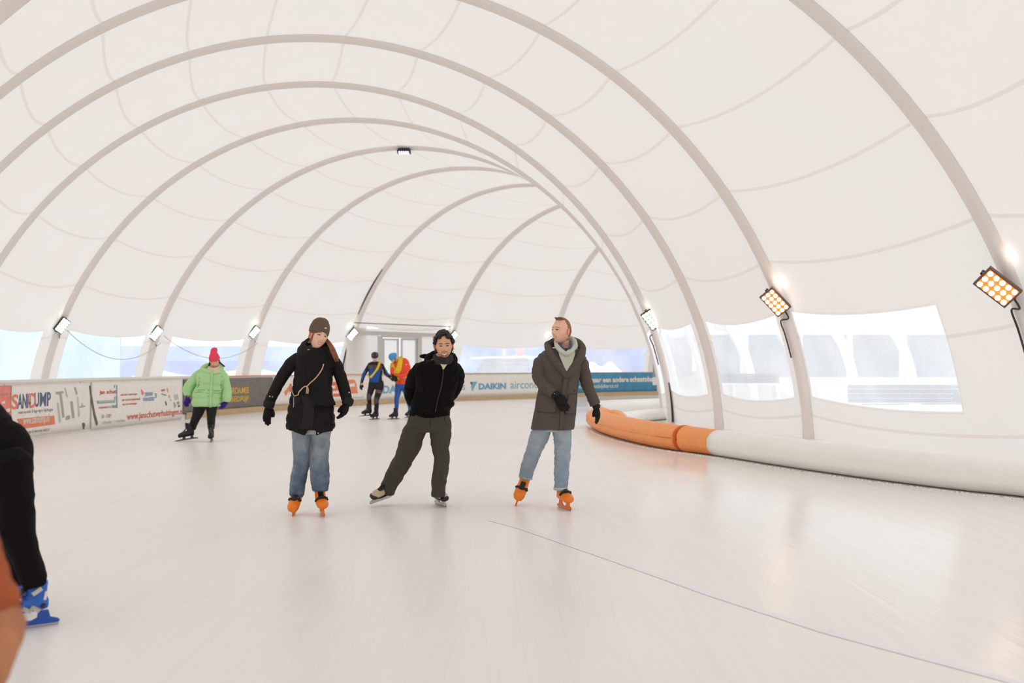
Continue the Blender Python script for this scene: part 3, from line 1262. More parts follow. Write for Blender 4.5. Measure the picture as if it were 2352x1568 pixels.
def flood(k, px, py, side, label, warm=False, size=.5, power=20, slope=None):
    s = arch_near(k, px, py)
    a = arch_pt(k, s, -.02)
    c = W(px, py, a.y - .25)
    tocam = (Vector((0, 0, CAMZ)) - c).normalized()
    if side == 'R':
        n = (tocam * .85 + Vector((-.15, 0, -.35))).normalized()
        la = Vector((math.cos(slope), 0, -math.sin(slope)))
    else:
        n = (tocam * .6 + Vector((.45, 0, -.25))).normalized()
        la = Vector((.74, 0, .62))
    la = (la - n * la.dot(n)).normalized()
    lb = n.cross(la)
    M = Matrix((la, lb, n)).transposed()
    r = root('flood_light', c, label, 'flood light', 'flood lights on the tent arches')
    w, h = size, size * .62
    mb = MB()
    mb.box(c - n * .05, (w, h, .07), M)
    mb.box(c - n * .11, (w * .8, h * .7, .06), M)
    for i in range(7):
        mb.box(c - n * .155 + la * (w * .7 * (i / 6 - .5)), (.012, h * .65, .05), M)
    mb.build('housing', M_HOUS if warm else M_HOUSD, parent=r)
    em, rim = (M_WARM, M_WRIM) if warm else (M_COOL, M_CRIM)
    mb = MB()
    mb.box(c - n * .012, (w * .90, h * .86, .006), M)
    mb.build('lens_plate', rim, parent=r)
    for i in range(5):
        for j in range(3):
            q = c + la * (w * .80 * (i / 4 - .5) * .93) + lb * (h * .68 * (j / 2 - .5) * .9) - n * .008
            m1 = MB()
            m1.disc(q, n, size * .066, 16, th=.012)
            m1.build('lens', em, parent=r)
    mb = MB()
    e = a - (c - n * .12)
    for sg in (-1, 1):
        mb.tube([c - n * .07 + la * (w * .52 * sg), c - n * .19 + la * (w * .52 * sg), c - n * .12 + e * .9], .016, 6)
    mb.build('bracket', M_BLACK, parent=r)
    mb = MB()
    ca = [c - n * .1 + la * w * .45, c + la * (w * .62) + Vector((.02, 0, -.1)) - n * .1]
    for t in (.35, .6, .85, 1.1):
        ds = -t if side == 'R' else t
        ca.append(arch_pt(k, min(max(s + ds, 0), SL), -.17))
    if side == 'L':
        ca = [c - n * .12, c - n * .16 + Vector((0, 0, -.18)), arch_pt(k, s + .35, -.14)]
    mb.tube(catmull(ca, 5), .014 if side == 'R' else .010, 6)
    mb.build('cable', M_CABLE, parent=r)
    # extra point light added to make the glow on the cloth behind the fixture
    l2 = bpy.data.lights.new('cloth_spill', 'POINT')
    l2.energy = power * .15
    l2.color = (1, .80, .60) if warm else (.93, 1, .80)
    l2.shadow_soft_size = .12
    lo2 = bpy.data.objects.new('cloth_spill', l2)
    COL.objects.link(lo2)
    lo2.parent = r
    _o = Vector((ARCH[k][0], ARCH[k][1], 2)) - a
    off = arch_pt(k, s + (.5 if side == 'R' else -.5), -.30) + (Vector((.35, -.25, 0)) if side == 'R' else Vector((-.42, -.2, 0))) - c
    lo2.location = off
    return r


flood(A0, 2290, 662, 'R', 'largest flood light with fifteen amber-rimmed lamps at the right picture edge', True, size=.50, power=16, slope=.58)
flood(A0 + 1, 1780, 695, 'R', 'flood light with amber glow on the second arch from the right edge', True, size=.52, power=20, slope=.84)
flood(A0 + 3, 1496, 735, 'R', 'white flood light on the right arch foot above the blue banner', False, size=.50, power=8, slope=.98)
flood(A0 + 4, 144, 748, 'L', 'leftmost flood light on the tent arch above the salmon banner', False, size=.42, power=8)
flood(A0 + 5, 359, 766, 'L', 'white flood light on the arch left of the skater in green', False, size=.46, power=12)
flood(A0 + 6, 585, 763, 'L', 'white flood light on the arch left of the woman in the black parka', False, size=.44, power=13)
flood(A0 + 7, 810, 768, 'L', 'white flood light on the dark-edged arch beside the entrance', False, size=.50, power=13)
flood(A0 + 8, 1041, 773, 'L', 'white flood light half hidden behind the curly haired man', False, size=.50, power=13)
flood(A0 + 9, 1262, 786, 'L', 'white flood light hidden behind the shoulder of the man in the grey coat', False, size=.5, power=10)

# crown lamp
s = arch_near(A0 + 5, 927, 338)
a = arch_pt(A0 + 5, s, -.1)
c = W(928, 350, a.y - .1)
r = root('ceiling_light', c, 'small black lamp with blue-white LEDs hanging from the arch crown', 'ceiling light')
mb = MB()
mb.box(c + Vector((0, 0, .02)), (.40, .26, .10))
mb.box(c + Vector((0, 0, .09)), (.34, .2, .05))
mb.build('housing', M_HOUSD, parent=r)
for i in range(5):
    m1 = MB()
    m1.box(c + Vector(((i - 2) * .066, -.02, -.032)), (.045, .20, .012))
    m1.box(c + Vector(((i - 2) * .066, -.131, -.008)), (.045, .008, .035))
    m1.build('lens', M_BLUE, parent=r)
mb = MB()
for sg in (-1, 1):
    mb.tube([c + Vector((.17 * sg, 0, .1)), c + Vector((.17 * sg, 0, .22))], .012, 6)
mb.box(c + Vector((-.02, 0, .22)), (.36, .12, .03))
mb.box(c + Vector((.08, 0, .19)), (.05, .08, .08))
mb.build('bracket', M_BLACK, parent=r)

# cables sagging across the left windows
for (k, a_, b_, lab) in ((A0 + 4, (165, 762), (318, 770), 'thin grey cable sagging across the pale blue left window'),
                         (A0 + 5, (382, 772), (556, 772), 'thin grey cable sagging across the window behind the red hat')):
    s0, s1 = arch_near(k, *a_), arch_near(k + 1, *b_)
    p0, p1 = arch_pt(k, s0, -.25), arch_pt(k + 1, s1, -.25)
    pts = [p0.lerp(p1, t / 16) + Vector((0, 0, -2.6 * (t / 16) * (1 - t / 16))) for t in range(17)]
    mb = MB()
    mb.tube(pts, .010, 5)
    o = mb.build('hanging_cable', M_PGR, loc=p0)
    tag(o, lab, 'cable', 'cables across the left windows')

# ------------------------------------------------------------------ outside, seen through the vinyl
M_TARP1 = mat('tarpaulin_sky_blue', srgb(160, 198, 218), .5, var=.14, vscale=.7)
M_TARP2 = mat('tarpaulin_blue', srgb(60, 96, 190), .55, var=.15, vscale=.6)
M_TARP3 = mat('tarpaulin_grey_blue', srgb(110, 150, 205), .55, var=.15, vscale=.6)
M_BRWN = mat('stacked_timber', srgb(110, 88, 84), .85, var=.3, vscale=3)
M_GRYF = mat('weathered_grey', srgb(96, 98, 108), .85, var=.3, vscale=4)
M_FRWH = mat('white_frame', srgb(238, 238, 238), .5)


def sheet_wall(name, pts, z0, z1, m, label, cat, fold=.12, group=None, th=.15):
    """hanging folded sheet along a ground line"""
    pts = catmull(pts, 12)
    mb = MB()
    nz = 5
    n = len(pts)
    for sgn in (0, 1):
        vs = []
        for i, p in enumerate(pts):
            t = (pts[min(i + 1, n - 1)] - pts[max(i - 1, 0)]).normalized()
            nn = Vector((t.y, -t.x, 0))
            for j in range(nz + 1):
                z = z0 + (z1 - z0) * j / nz
                f = fold * noise.noise(Vector((i * .55, z * .25, 4.2))) + (th if sgn else 0)
                vs.append(Vector((p.x, p.y, z)) + nn * f)
        fs = []
        for i in range(n - 1):
            for j in range(nz):
                q = (i * (nz + 1) + j, (i + 1) * (nz + 1) + j, (i + 1) * (nz + 1) + j + 1, i * (nz + 1) + j + 1)
                fs.append(q if sgn else q[::-1])
        mb.add(vs, fs)
    o = mb.build(name, m, smooth=True, loc=(pts[0].x, pts[0].y, z0))
    tag(o, label, cat, group)
    return o


def gx(px, d):
    p = W(px, 841, d)
    p.z = 0
    return p


sheet_wall('tarpaulin_sheet', [gx(-260, 44), gx(-60, 45), gx(105, 46)], -.04, 4.6, M_TARP1,
           'light blue draped tarpaulin seen through the leftmost window', 'tarpaulin', .5, 'blue tarpaulins outside')
sheet_wall('tarpaulin_sheet', [gx(118, 48), gx(200, 48), gx(279, 48)], -.04, 4.6, M_TARP1,
           'flat light blue tarpaulin filling most of the second window from the left', 'tarpaulin', .15, 'blue tarpaulins outside')
r = root('screened_fence', gx(540, 64), 'long low fence in two shades of blue behind the left windows', 'fence')
for (z0, z1, mm, nm) in ((1.75, 2.75, M_TARP3, 'upper_sheet'), (.0, 1.75, M_TARP2, 'lower_sheet')):
    mb = MB()
    for i in range(8):
        a, b = gx(276 + i * 66, 66 + i * .3), gx(276 + (i + 1) * 66, 66.3 + i * .3)
        mb.add([a + Vector((0, 0, z0)), b + Vector((0, 0, z0)), b + Vector((0, 0, z1)), a + Vector((0, 0, z1)),
                a + Vector((0, .1, z0)), b + Vector((0, .1, z0)), b + Vector((0, .1, z1)), a + Vector((0, .1, z1))],
               [(0, 1, 2, 3), (7, 6, 5, 4), (3, 2, 6, 7)])
    mb.build(nm, mm, parent=r)


def snowbank(pa, pb, w, h, label, seed):
    mb = MB()
    n, m2 = 40, 8
    vs, fs = [], []
    for i in range(n + 1):
        p = pa.lerp(pb, i / n)
        t = (pb - pa).normalized()
        nn = Vector((t.y, -t.x, 0))
        hh = h * (.8 + .35 * noise.noise(Vector((i * .11, seed, 0)))) * min(1, i / 8, (n - i) / 8) ** .5
        for j in range(m2 + 1):
            a = PI * j / m2
            vs.append(p + nn * (w * math.cos(a)) + Vector((0, 0, hh * math.sin(a) - .05)))
    for i in range(n):
        for j in range(m2):
            fs.append((i * (m2 + 1) + j, (i + 1) * (m2 + 1) + j, (i + 1) * (m2 + 1) + j + 1, i * (m2 + 1) + j + 1))
    mb.add(vs, fs)
    o = mb.build('snow_bank', M_SNOW, smooth=True, loc=pa)
    tag(o, label, 'snow bank', 'snow banks outside the tent')


snowbank(gx(262, 60), gx(806, 60), 1.6, 1.35, 'low snow bank outside in front of the long blue fence', 1)
snowbank(gx(1300, 60), gx(1440, 60), 2, 2.1, 'heaped snow seen between the man in grey and the far window edge', 5)
snowbank(gx(1042, 58), gx(1078, 58), 1.2, 1.15, 'small snow heap at the left foot of the timber pile', 9)
sheet_wall('tarpaulin_sheet', [gx(1046, 70), gx(1150, 71), gx(1290, 72)], -.04, 5.2, M_TARP3,
           'hazy blue tarpaulin wall seen through the window right of the curly haired man', 'tarpaulin', .8, 'blue tarpaulins outside')
sheet_wall('tarpaulin_sheet', [gx(1292, 73), gx(1400, 73), gx(1500, 73)], -.04, 5.2, M_TARP2,
           'deeper blue tarpaulin wall above the blue banner', 'tarpaulin', .8, 'blue tarpaulins outside')
# timber pile with snow on it
r = root('timber_pile', gx(1150, 61), 'pinkish brown stacked timber under snow outside behind the DAIKIN lettering', 'timber pile')
mb = MB()
for j in range(7):
    for i in range(3):
        x0, x1 = gx(1078 + j * 6 - i * 3, 61), gx(1222 - j * 2 + i * 2, 61)
        mb = MB()
        mb.box((x0 + x1) / 2 + Vector((0, i * .25, .06 + j * .28)), ((x1 - x0).length, .22, .24))
        mb.build('timber', M_BRWN, parent=r)
mb = MB()
mb.ell(gx(1150, 61) + Vector((.0, .25, 1.88)), (1.9, .36, .11), nu=20)
mb.ell(gx(1196, 61.3) + Vector((0, .0, 1.92)), (.9, .3, .14), nu=20)
mb.build('snow_cap', M_SNOW, parent=r, smooth=True)
for (px, c_, lab) in ((1158, srgb(232, 176, 130), 'small orange crate standing on the snowy timber pile'), (1194, srgb(226, 130, 140), 'pink plastic barrel on the snowy timber pile')):
    mb = MB()
    p = gx(px, 61.25) + Vector((0, 0, .31 if px == 1158 else .52))
    if px == 1158:
        mb.box(p + Vector((0, 0, 1.9)), (.2, .2, .36))
        mb.box(p + Vector((0, 0, 2.1)), (.24, .24, .04))
        nm = 'crate'
    else:
        mb.tube([p + Vector((0, 0, z)) for z in (1.55, 1.6, 2.0, 2.3, 2.34)], [.2, .24, .25, .23, .15], 14)
        nm = 'barrel'
    o = mb.build(nm, mat(nm + '_paint', c_, .6), loc=p + Vector((0, 0, 1.7)))
    tag(o, lab, nm)

# the opposite leg of the tent, seen through the right windows
r = root('neighbouring_tent', (12.5, 30, 0), 'white tent wall with leaning arches seen through the right windows', 'tent')
D1 = 30.0


def npt(px, py, dd=0):
    return W(px, py, D1 + dd + (1950 - px) * .004)


def nquad(mb, x0, x1, y0, y1, dd=0, th=.1, mi=0):
    a = [npt(x0, y1, dd), npt(x1, y1, dd), npt(x1, y0, dd), npt(x0, y0, dd)]
    b = [p + Vector((0, th, 0)) for p in a]
    mb.add(a + b, [(0, 1, 2, 3), (7, 6, 5, 4), (0, 4, 5, 1), (3, 2, 6, 7), (0, 3, 7, 4), (1, 5, 6, 2)], mi)


mb = MB()
nquad(mb, 1500, 2420, 600, 762, .6)
mb.build('roof_cloth', M_FRWH, parent=r)
mb = MB()
nquad(mb, 1500, 2420, 866, 884, .4)
nquad(mb, 1500, 2420, 762, 768, .1)
mb.build('cross_bar', M_FRWH, parent=r)
for (xa, xb) in ((1500, 1590), (1610, 1700), (1720, 1820), (1845, 1945), (1960, 2065), (2085, 2225), (2245, 2400)):
    mb = MB()
    nquad(mb, xa, xb, 768, 866, .8, .05)
    mb.build('window_panel', mat('hazy_window', srgb(158, 164, 172), .4, var=.08, vscale=.8), parent=r)
for px in (1500, 1590, 1690, 1800, 1925, 2060, 2225, 2400):
    mb = MB()
    mb.tube(catmull([npt(px - 60, 640, .2), npt(px - 25, 730, .1), npt(px + 15, 800), npt(px + 35, 870), npt(px + 42, 935)], 4), .16, 8)
    mb.build('tent_arch', M_FRWH, parent=r)
r = root('stacked_fence_panels', npt(2100, 920, -2), 'long dark grey stack outside at the bottom of the largest right window', 'stack')
for (xa, xb, ya, yb) in ((1955, 2240, 884, 926), (2200, 2420, 896, 926), (1660, 1790, 858, 880)):
    mb = MB()
    for j in range(4):
        nquad(mb, xa, xb, ya + (yb - ya) * j / 4, ya + (yb - ya) * (j + .86) / 4, -2 + .2 * j, .3)
    mb.build('panel_stack', M_GRYF, parent=r)
# =================================================================== PEOPLE
CAMP = Vector((0, 0, CAMZ))


def fuse(mb, voxel, smooth=3, fac=.5):
    me = bpy.data.meshes.new('tmp')
    me.from_pydata([tuple(v) for v in mb.v], [], mb.f)
    ob = bpy.data.objects.new('tmp', me)
    COL.objects.link(ob)
    md = ob.modifiers.new('r', 'REMESH')
    md.mode = 'VOXEL'
    md.voxel_size = voxel
    md.adaptivity = 0
    if smooth:
        ms = ob.modifiers.new('s', 'SMOOTH')
        ms.iterations = smooth
        ms.factor = fac
    dg = bpy.context.evaluated_depsgraph_get()
    m2 = bpy.data.meshes.new_from_object(ob.evaluated_get(dg))
    bpy.data.objects.remove(ob)
    bpy.data.meshes.remove(me)
    return m2


def garment(name, mb, m, parent, voxel=.009, smooth=3, disp=None, label=None):
    """fuses the shapes into one continuous surface; returns object and BVH (world)"""
    m2 = fuse(mb, voxel, smooth)
    vs = [v.co.copy() for v in m2.vertices]
    if disp:
        ns = [v.normal.copy() for v in m2.vertices]
        vs = [v + n * disp(v) for v, n in zip(vs, ns)]
    fs = [tuple(p.vertices) for p in m2.polygons]
    bpy.data.meshes.remove(m2)
    o = mesh_obj(name, vs, fs, m, parent, smooth=True)
    if label:
        o['label'] = label
    return o, BVHTree.FromPolygons(vs, fs)


def folds(amp, sc=(14, 14, 20), seed=0.0, ridge=True):
    def f(v):
        q = Vector((v.x * sc[0] + seed, v.y * sc[1], v.z * sc[2]))
        n = noise.noise(q) + .45 * noise.noise(q * 2.3)
        return amp * ((1 - abs(n) * 2.4) * .6 if ridge else n)
    return f


def quilt(base, pitch, amp, z0=0.0):
    def f(v):
        h = abs(math.sin(PI * (v.z - z0 + .01 * math.sin(v.x * 14 + v.y * 9)) / pitch))
        return amp * (h ** .45 - .8) + (base(v) if base else 0)
    return f


def cast(bvh, px, py, d=None):
    dr = (W(px, py, 5.0) - CAMP).normalized()
    h, n, i, dist = bvh.ray_cast(CAMP, dr)
    if h is None:
        return None, -dr
    return h, n


def castd(bvh, px, py, dref):
    h, n = cast(bvh, px, py)
    if h is None:
        # closest silhouette point
        h, n, i, dist = bvh.find_nearest(W(px, py, dref))
    return h, n


class Fig:
    def __init__(s, d0, base_px, label, name='person', group=None, jitter=None):
        s.d = d0
        s.k = FPX / d0
        b = G(*base_px)
        s.r = root(name, (b.x, b.y, 0), label, 'person', group)

    def P(s, x, y, dd=0.0):
        return W(x, y, s.d + dd)

    def limb(s, mb, pts, n=18, wr=0.0, fr=30, seed=0.0, steps=7, sq=1.0, ax=None):
        P = [Vector((*s.P(p[0], p[1], p[2]), )) for p in pts]
        R = [Vector((p[3] / s.k, 0, 0)) for p in pts]
        P2, R2 = catmull(P, steps), catmull(R, steps)
        L = 0
        rr = []
        for i in range(len(P2)):
            if i:
                L += (P2[i] - P2[i - 1]).length
            w = wr * (noise.noise(Vector((L * fr, seed, 1))) + .5 * noise.noise(Vector((L * fr * 2.1, seed, 5)))) if wr else 0
            rr.append(R2[i].x * (1 + w))
        # rounded ends
        t0 = (P2[0] - P2[1]).normalized()
        t1 = (P2[-1] - P2[-2]).normalized()
        P2 = [P2[0] + t0 * rr[0] * .5] + P2 + [P2[-1] + t1 * rr[-1] * .12]
        rr = [rr[0] * .6] + rr + [rr[-1] * .92]
        mb.tube(P2, rr, n, ax=ax, sq=sq)

    def torso(s, mb, rows, n=30, wr=0.0, pw=2.4, seed=0.0, steps=6):
        """rows: (y, xl, xr, dd, depth radius in metres)"""
        A = [Vector(((r[1] + r[2]) / 2, r[0], r[3])) for r in rows]
        B = [Vector(((r[2] - r[1]) / 2 / s.k, r[4], 0)) for r in rows]
        A2, B2 = catmull(A, steps), catmull(B, steps)
        vs, fs = [], []
        for i, (a, b) in enumerate(zip(A2, B2)):
            c = s.P(a.x, a.y, a.z)
            for k in range(n):
                t = 2 * PI * k / n
                cx, sy = math.cos(t), math.sin(t)
                e = 2 / pw
                x = b.x * math.copysign(abs(cx) ** e, cx)
                y = b.y * math.copysign(abs(sy) ** e, sy)
                w = 1 + (wr * noise.noise(Vector((c.z * 22, t * 1.1, seed))) if wr else 0)
                vs.append(c + Vector((x * w, y * w, 0)))
        m_ = len(A2)
        for i in range(m_ - 1):
            for k in range(n):
                k2 = (k + 1) % n
                fs.append((i * n + k, i * n + k2, (i + 1) * n + k2, (i + 1) * n + k))
        fs.append(tuple(range(n - 1, -1, -1)))
        fs.append(tuple((m_ - 1) * n + k for k in range(n)))
        mb.add(vs, fs)

    def rows(s, name, bvh, rows, m, parent=None, nx=8, off=.006, th=.006, steps=4, label=None, smooth=True):
        """cloth piece laid on a surface; rows (y, xl, xr) or (yl, xl, xr, yr)"""
        R = [Vector((r[1], r[2], r[0])) for r in rows]
        R4 = [Vector((r[3] if len(r) > 3 else r[0], 0, 0)) for r in rows]
        R, R4 = catmull(R, steps), catmull(R4, steps)
        top, bot = [], []
        for q, q4 in zip(R, R4):
            for i in range(nx + 1):
                f = i / nx
                h, n = castd(bvh, q.x + (q.y - q.x) * f, q.z + (q4.x - q.z) * f, s.d)
                top.append(h + n * (off + th))
                bot.append(h + n * (off - th * 2))
        w = nx + 1
        N = len(top)
        fs = []
        for j in range(len(R) - 1):
            for i in range(nx):
                a = j * w + i
                fs.append((a, a + 1, a + w + 1, a + w))
                fs.append((N + a, N + a + w, N + a + w + 1, N + a + 1))
        for j in range(len(R) - 1):
            for a in (j * w, j * w + nx):
                fs.append((a, a + w, N + a + w, N + a))
        for i in range(nx):
            for a in (i, (len(R) - 1) * w + i):
                fs.append((a, a + 1, N + a + 1, N + a))
        o = mesh_obj(name, top + bot, fs, m, parent or s.r, smooth=smooth)
        if label:
            o['label'] = label
        return o

    def cord(s, name, bvh, pts, r, m, parent=None, off=.003, steps=5, sq=1.0):
        P = []
        for q in pts:
            h, n = castd(bvh, q[0], q[1], s.d)
            P.append(h + (n * .3 + Vector((0, -.7, 0))) * off)
        P = catmull(P, steps)
        mb = MB()
        mb.tube(P, r, 6)
        return mb.build(name, m, parent or s.r, smooth=True)

    def studs(s, bvh, pts, r, m, parent=None, name='snap_button'):
        for (x, y) in pts:
            h, n = castd(bvh, x, y, s.d)
            mb = MB()
            mb.disc(h, n, r, 10, th=.006)
            mb.build(name, m, parent or s.r)

    # ---- gloves and hands
    def hand_shape(s, mb, wrist, tip, side, curl=.5, size=1.0, thick=1.0, palm=None, spread=1.0, cuff=True):
        """wrist, tip: world points; side +1: thumb on the right of the picture; palm: direction the fingers curl to"""
        y = (tip - wrist).normalized()
        z = Vector(palm) if palm is not None else Vector((0, -1, 0))
        z = (z - y * z.dot(y)).normalized()
        x = y.cross(z)
        if (x.x > 0) != (side > 0):
            x = -x
        L = (tip - wrist).length
        k = size
        T = lambda a, b, c: wrist + x * a * k + y * b * k + z * c * k
        mb.tube([T(0, -.035, 0), T(0, 0, 0), T(.002, .03, 0), T(.002, .065, .002), T(0, .092, .006)],
                [.030 * k, .031 * k, .040 * k, .044 * k, .038 * k], 14, ax=z, sq=.5 * thick)
        for i, (fx, ln) in enumerate(((-.033, .056), (-.011, .072), (.011, .078), (.032, .070))):
            p = Vector((fx, .082 - abs(fx) * .25, .004))
            ang = curl * (.45 + .12 * (3 - i))
            pts = [p.copy()]
            a = ang * .5
            dirx = (fx) * 3.2 * spread
            for sg in (.42, .33, .25):
                p = p + Vector((dirx * .3, math.cos(a), math.sin(a))).normalized() * (ln * sg * 1.15)
                pts.append(p.copy())
                a += ang
            r0 = .0108 * thick
            mb.tube([T(*q) for q in catmull(pts, 3)], [k * r0 * (1 - .022 * j) for j in range(len(catmull(pts, 3)))], 8)
        tp = [Vector((.026, .012, .004)), Vector((.046, .038, .014)), Vector((.052, .062, .022)), Vector((.048, .086, .028))]
        mb.tube([T(*q) for q in catmull(tp, 3)], [k * .0128 * thick * (1 - .02 * j) for j in range(len(catmull(tp, 3)))], 8)

    def glove(s, wrist, tip, side, m, curl=.5, size=1.0, palm=None, cuffm=None, name='glove', thick=1.15, cufflen=.05, cuffr=.040):
        mb = MB()
        s.hand_shape(mb, wrist, tip, side, curl, size, thick, palm)
        o, b = garment(name, mb, m, s.r, .0048 * max(1, size), 2, folds(.0012, (60, 60, 60)))
        y = (tip - wrist).normalized()
        if cuffm:
            mb = MB()
            mb.tube([wrist - y * cufflen, wrist - y * cufflen * .5, wrist, wrist + y * .012], [cuffr, cuffr * 1.06, cuffr, cuffr * .86], 14)
            c, _ = garment('glove_cuff', mb, cuffm, o, .006, 1, folds(.003, (40, 40, 60)))
        return o


# ---- heads
def hs(x, z, front=True, face=1.0):
    """surface y (negative = face side) of the head at local x,z in metres"""
    a, b, c = .0755, .098, .119
    dz = max(-.999, min(.999, z / c))
    t = max(0, -dz)
    ax = a * (1 - .30 * t ** 1.7)
    q = 1 - dz * dz
    dx = x / ax
    yy = max(0.0, q - dx * dx)
    return dz, t, ax, yy


def head_point(dx, dy, dz):
    a, b, c = .0755, .098, .119
    t = max(0, -dz)
    x = a * dx * (1 - .30 * t ** 1.7)
    z = c * dz
    if dy > 0:
        y = b * dy * (1 - .42 * t ** 1.1)
    else:
        y = -b * abs(dy) ** .92 * (1 - .02 * t)
        g = lambda u, m_, s_: math.exp(-((u - m_) / s_) ** 2)
        nz = .0
        if -.040 < z < .024:
            h = (.020 - z) / .055
            nz = .026 * max(0, h) ** 1.15 * math.exp(-(x / (.0085 + .006 * max(0, h))) ** 2)
            if z < -.032:
                nz *= max(0, (z + .040) / .008)
        y -= nz
        y -= .004 * g(z, .030, .010) * g(x, 0, .05)
        y += .008 * g(z, .008, .011) * (g(x, .031, .016) + g(x, -.031, .016))
        y -= .006 * g(z, -.062, .012) * g(x, 0, .022)
        y -= .008 * g(z, -.098, .016) * g(x, 0, .022)
        y += .004 * g(z, -.079, .007) * g(x, 0, .02)
        y -= .004 * g(z, -.022, .018) * (g(x, .042, .018) + g(x, -.042, .018))
    return Vector((x, y, z))


def face_y(x, z):
    a, c = .0755, .119
    dz = z / c
    t = max(0, -dz)
    dx = x / (a * (1 - .30 * t ** 1.7))
    dy = -math.sqrt(max(.0, 1 - dx * dx - dz * dz))
    return head_point(dx, dy, dz).y


class Head:
    def __init__(s, fig, px, py, dd, yaw=0, pitch=0, roll=0, scale=1.0):
        """yaw > 0 turns the face towards picture right; pitch > 0 looks down"""
        s.f = fig
        s.c = fig.P(px, py, dd)
        s.R = Matrix.Rotation(math.radians(yaw), 3, 'Z') @ Matrix.Rotation(math.radians(roll), 3, 'Y') @ Matrix.Rotation(math.radians(pitch), 3, 'X')
        s.k = scale

    def T(s, x, y, z):
        return s.c + s.R @ (Vector((x, y, z)) * s.k)

    def add_skull(s, mb, nu=56, nv=44, ears=True):
        vs, fs = [], []
        for j in range(nv + 1):
            th = PI * j / nv
            for i in range(nu):
                ph = 2 * PI * i / nu
                p = head_point(math.sin(th) * math.cos(ph), math.sin(th) * math.sin(ph), math.cos(th))
                vs.append(s.T(*p))
        for j in range(nv):
            for i in range(nu):
                i2 = (i + 1) % nu
                fs.append((j * nu + i, (j + 1) * nu + i, (j + 1) * nu + i2, j * nu + i2))
        mb.add(vs, fs)

    def ears(s, m, body):
        for sg in (-1, 1):
            mb = MB()
            M = s.R @ Matrix.Rotation(sg * .45, 3, 'Z') @ Matrix.Rotation(-.15, 3, 'X')
            c = s.T(sg * .083, .008, -.006)
            mb.ell(c, (.006 * s.k, .015 * s.k, .028 * s.k), M, 14, 10)
            rim = [c + M @ (Vector((sg * .006, .014 * math.cos(a), .026 * math.sin(a) + .002)) * s.k) for a in [(-1.9 + sg * 0) + 4.6 * j / 12 for j in range(13)]]
            mb.tube(rim, .0042 * s.k, 7)
            mb.ell(c + M @ (Vector((sg * .002, -.004, -.026)) * s.k), (.005 * s.k, .008 * s.k, .009 * s.k), M, 10, 8)
            mb.tube([s.T(sg * .070, .006, .006), c], .012 * s.k, 8)
            garment('ear', mb, m, body, .0035, 1)

    def patch(s, name, m, fn, nu=12, nv=3, off=.0022, parent=None, th=.003):
        """fn(u,v) -> (x,z) on the face"""
        top, bot = [], []
        for j in range(nv + 1):
            for i in range(nu + 1):
                x, z = fn(i / nu, j / nv)
                bul = math.sin(PI * j / nv) * .001 if nv > 1 else 0
                y = face_y(x, z)
                top.append(s.T(x * 1.01, y - off - bul, z))
                bot.append(s.T(x, y + th, z))
        w = nu + 1
        N = len(top)
        fs = []
        for j in range(nv):
            for i in range(nu):
                a = j * w + i
                fs += [(a, a + 1, a + w + 1, a + w), (N + a, N + a + w, N + a + w + 1, N + a + 1)]
        for i in range(nu):
            for a in (i, nv * w + i):
                fs.append((a, a + 1, N + a + 1, N + a))
        for j in range(nv):
            for a in (j * w, j * w + nu):
                fs.append((a, a + w, N + a + w, N + a))
        return mesh_obj(name, top + bot, fs, m, parent, smooth=True)

    def face(s, body, M, smile=1.0, openm=1.0, brow=1.0, closed=False, mouthw=.026, gaze=0.0, mz=-.060, eyeh=.0042):
        for sg in (-1, 1):
            cx, cz = sg * .031, .007
            hh = eyeh if not closed else .0016
            e = s.patch('eye', M['white'] if not closed else M['dark'], lambda u, v: (cx + (u - .5) * .028, cz + (v - .5) * 2 * hh * math.sin(PI * (.06 + .88 * u)) ** .8), 10, 4, .0026, body)
            if not closed:
                s.patch('iris', M['dark'], lambda u, v: (cx + gaze + (u - .5) * .0115 * math.sin(PI * (.15 + .7 * v)), cz + (v - .5) * .0105), 6, 6, .0040, e)
                s.patch('eyelid_line', M['dark'], lambda u, v: (cx + (u - .5) * .031, cz + hh * math.sin(PI * (.05 + .9 * u)) ** .8 + (v - .4) * .0032), 10, 2, .0036, e)
            s.patch('eyebrow', M['brow'], lambda u, v: (cx * 1.04 + (u - .5) * .038, .0265 + .004 * math.sin(PI * (u if sg > 0 else 1 - u) ** 1.0) + (v - .5) * .0042 * brow * (.5 + .8 * math.sin(PI * (.1 + .8 * u)))), 10, 3, .0030, body)
        z0 = mz
        cv = .010 * smile
        zz = lambda u: z0 + cv * (2 * u - 1) ** 2 - cv * .4
        hw = mouthw
        lh = .0065 + .0075 * openm
        mo = s.patch('mouth', M['lip'], lambda u, v: ((u - .5) * 2 * hw, zz(u) - (v - .35) * 2 * lh * math.sin(PI * (.06 + .88 * u)) ** .7 * (1 if v > .35 else .75)), 14, 6, .0016, body)
        if openm > .2:
            s.patch('teeth', M['teeth'], lambda u, v: ((u - .5) * 2 * hw * .82, zz(.5 + (u - .5) * .82) + .0005 - (v) * lh * .95 * math.sin(PI * (.1 + .8 * u)) ** .6), 12, 3, .0036, mo)


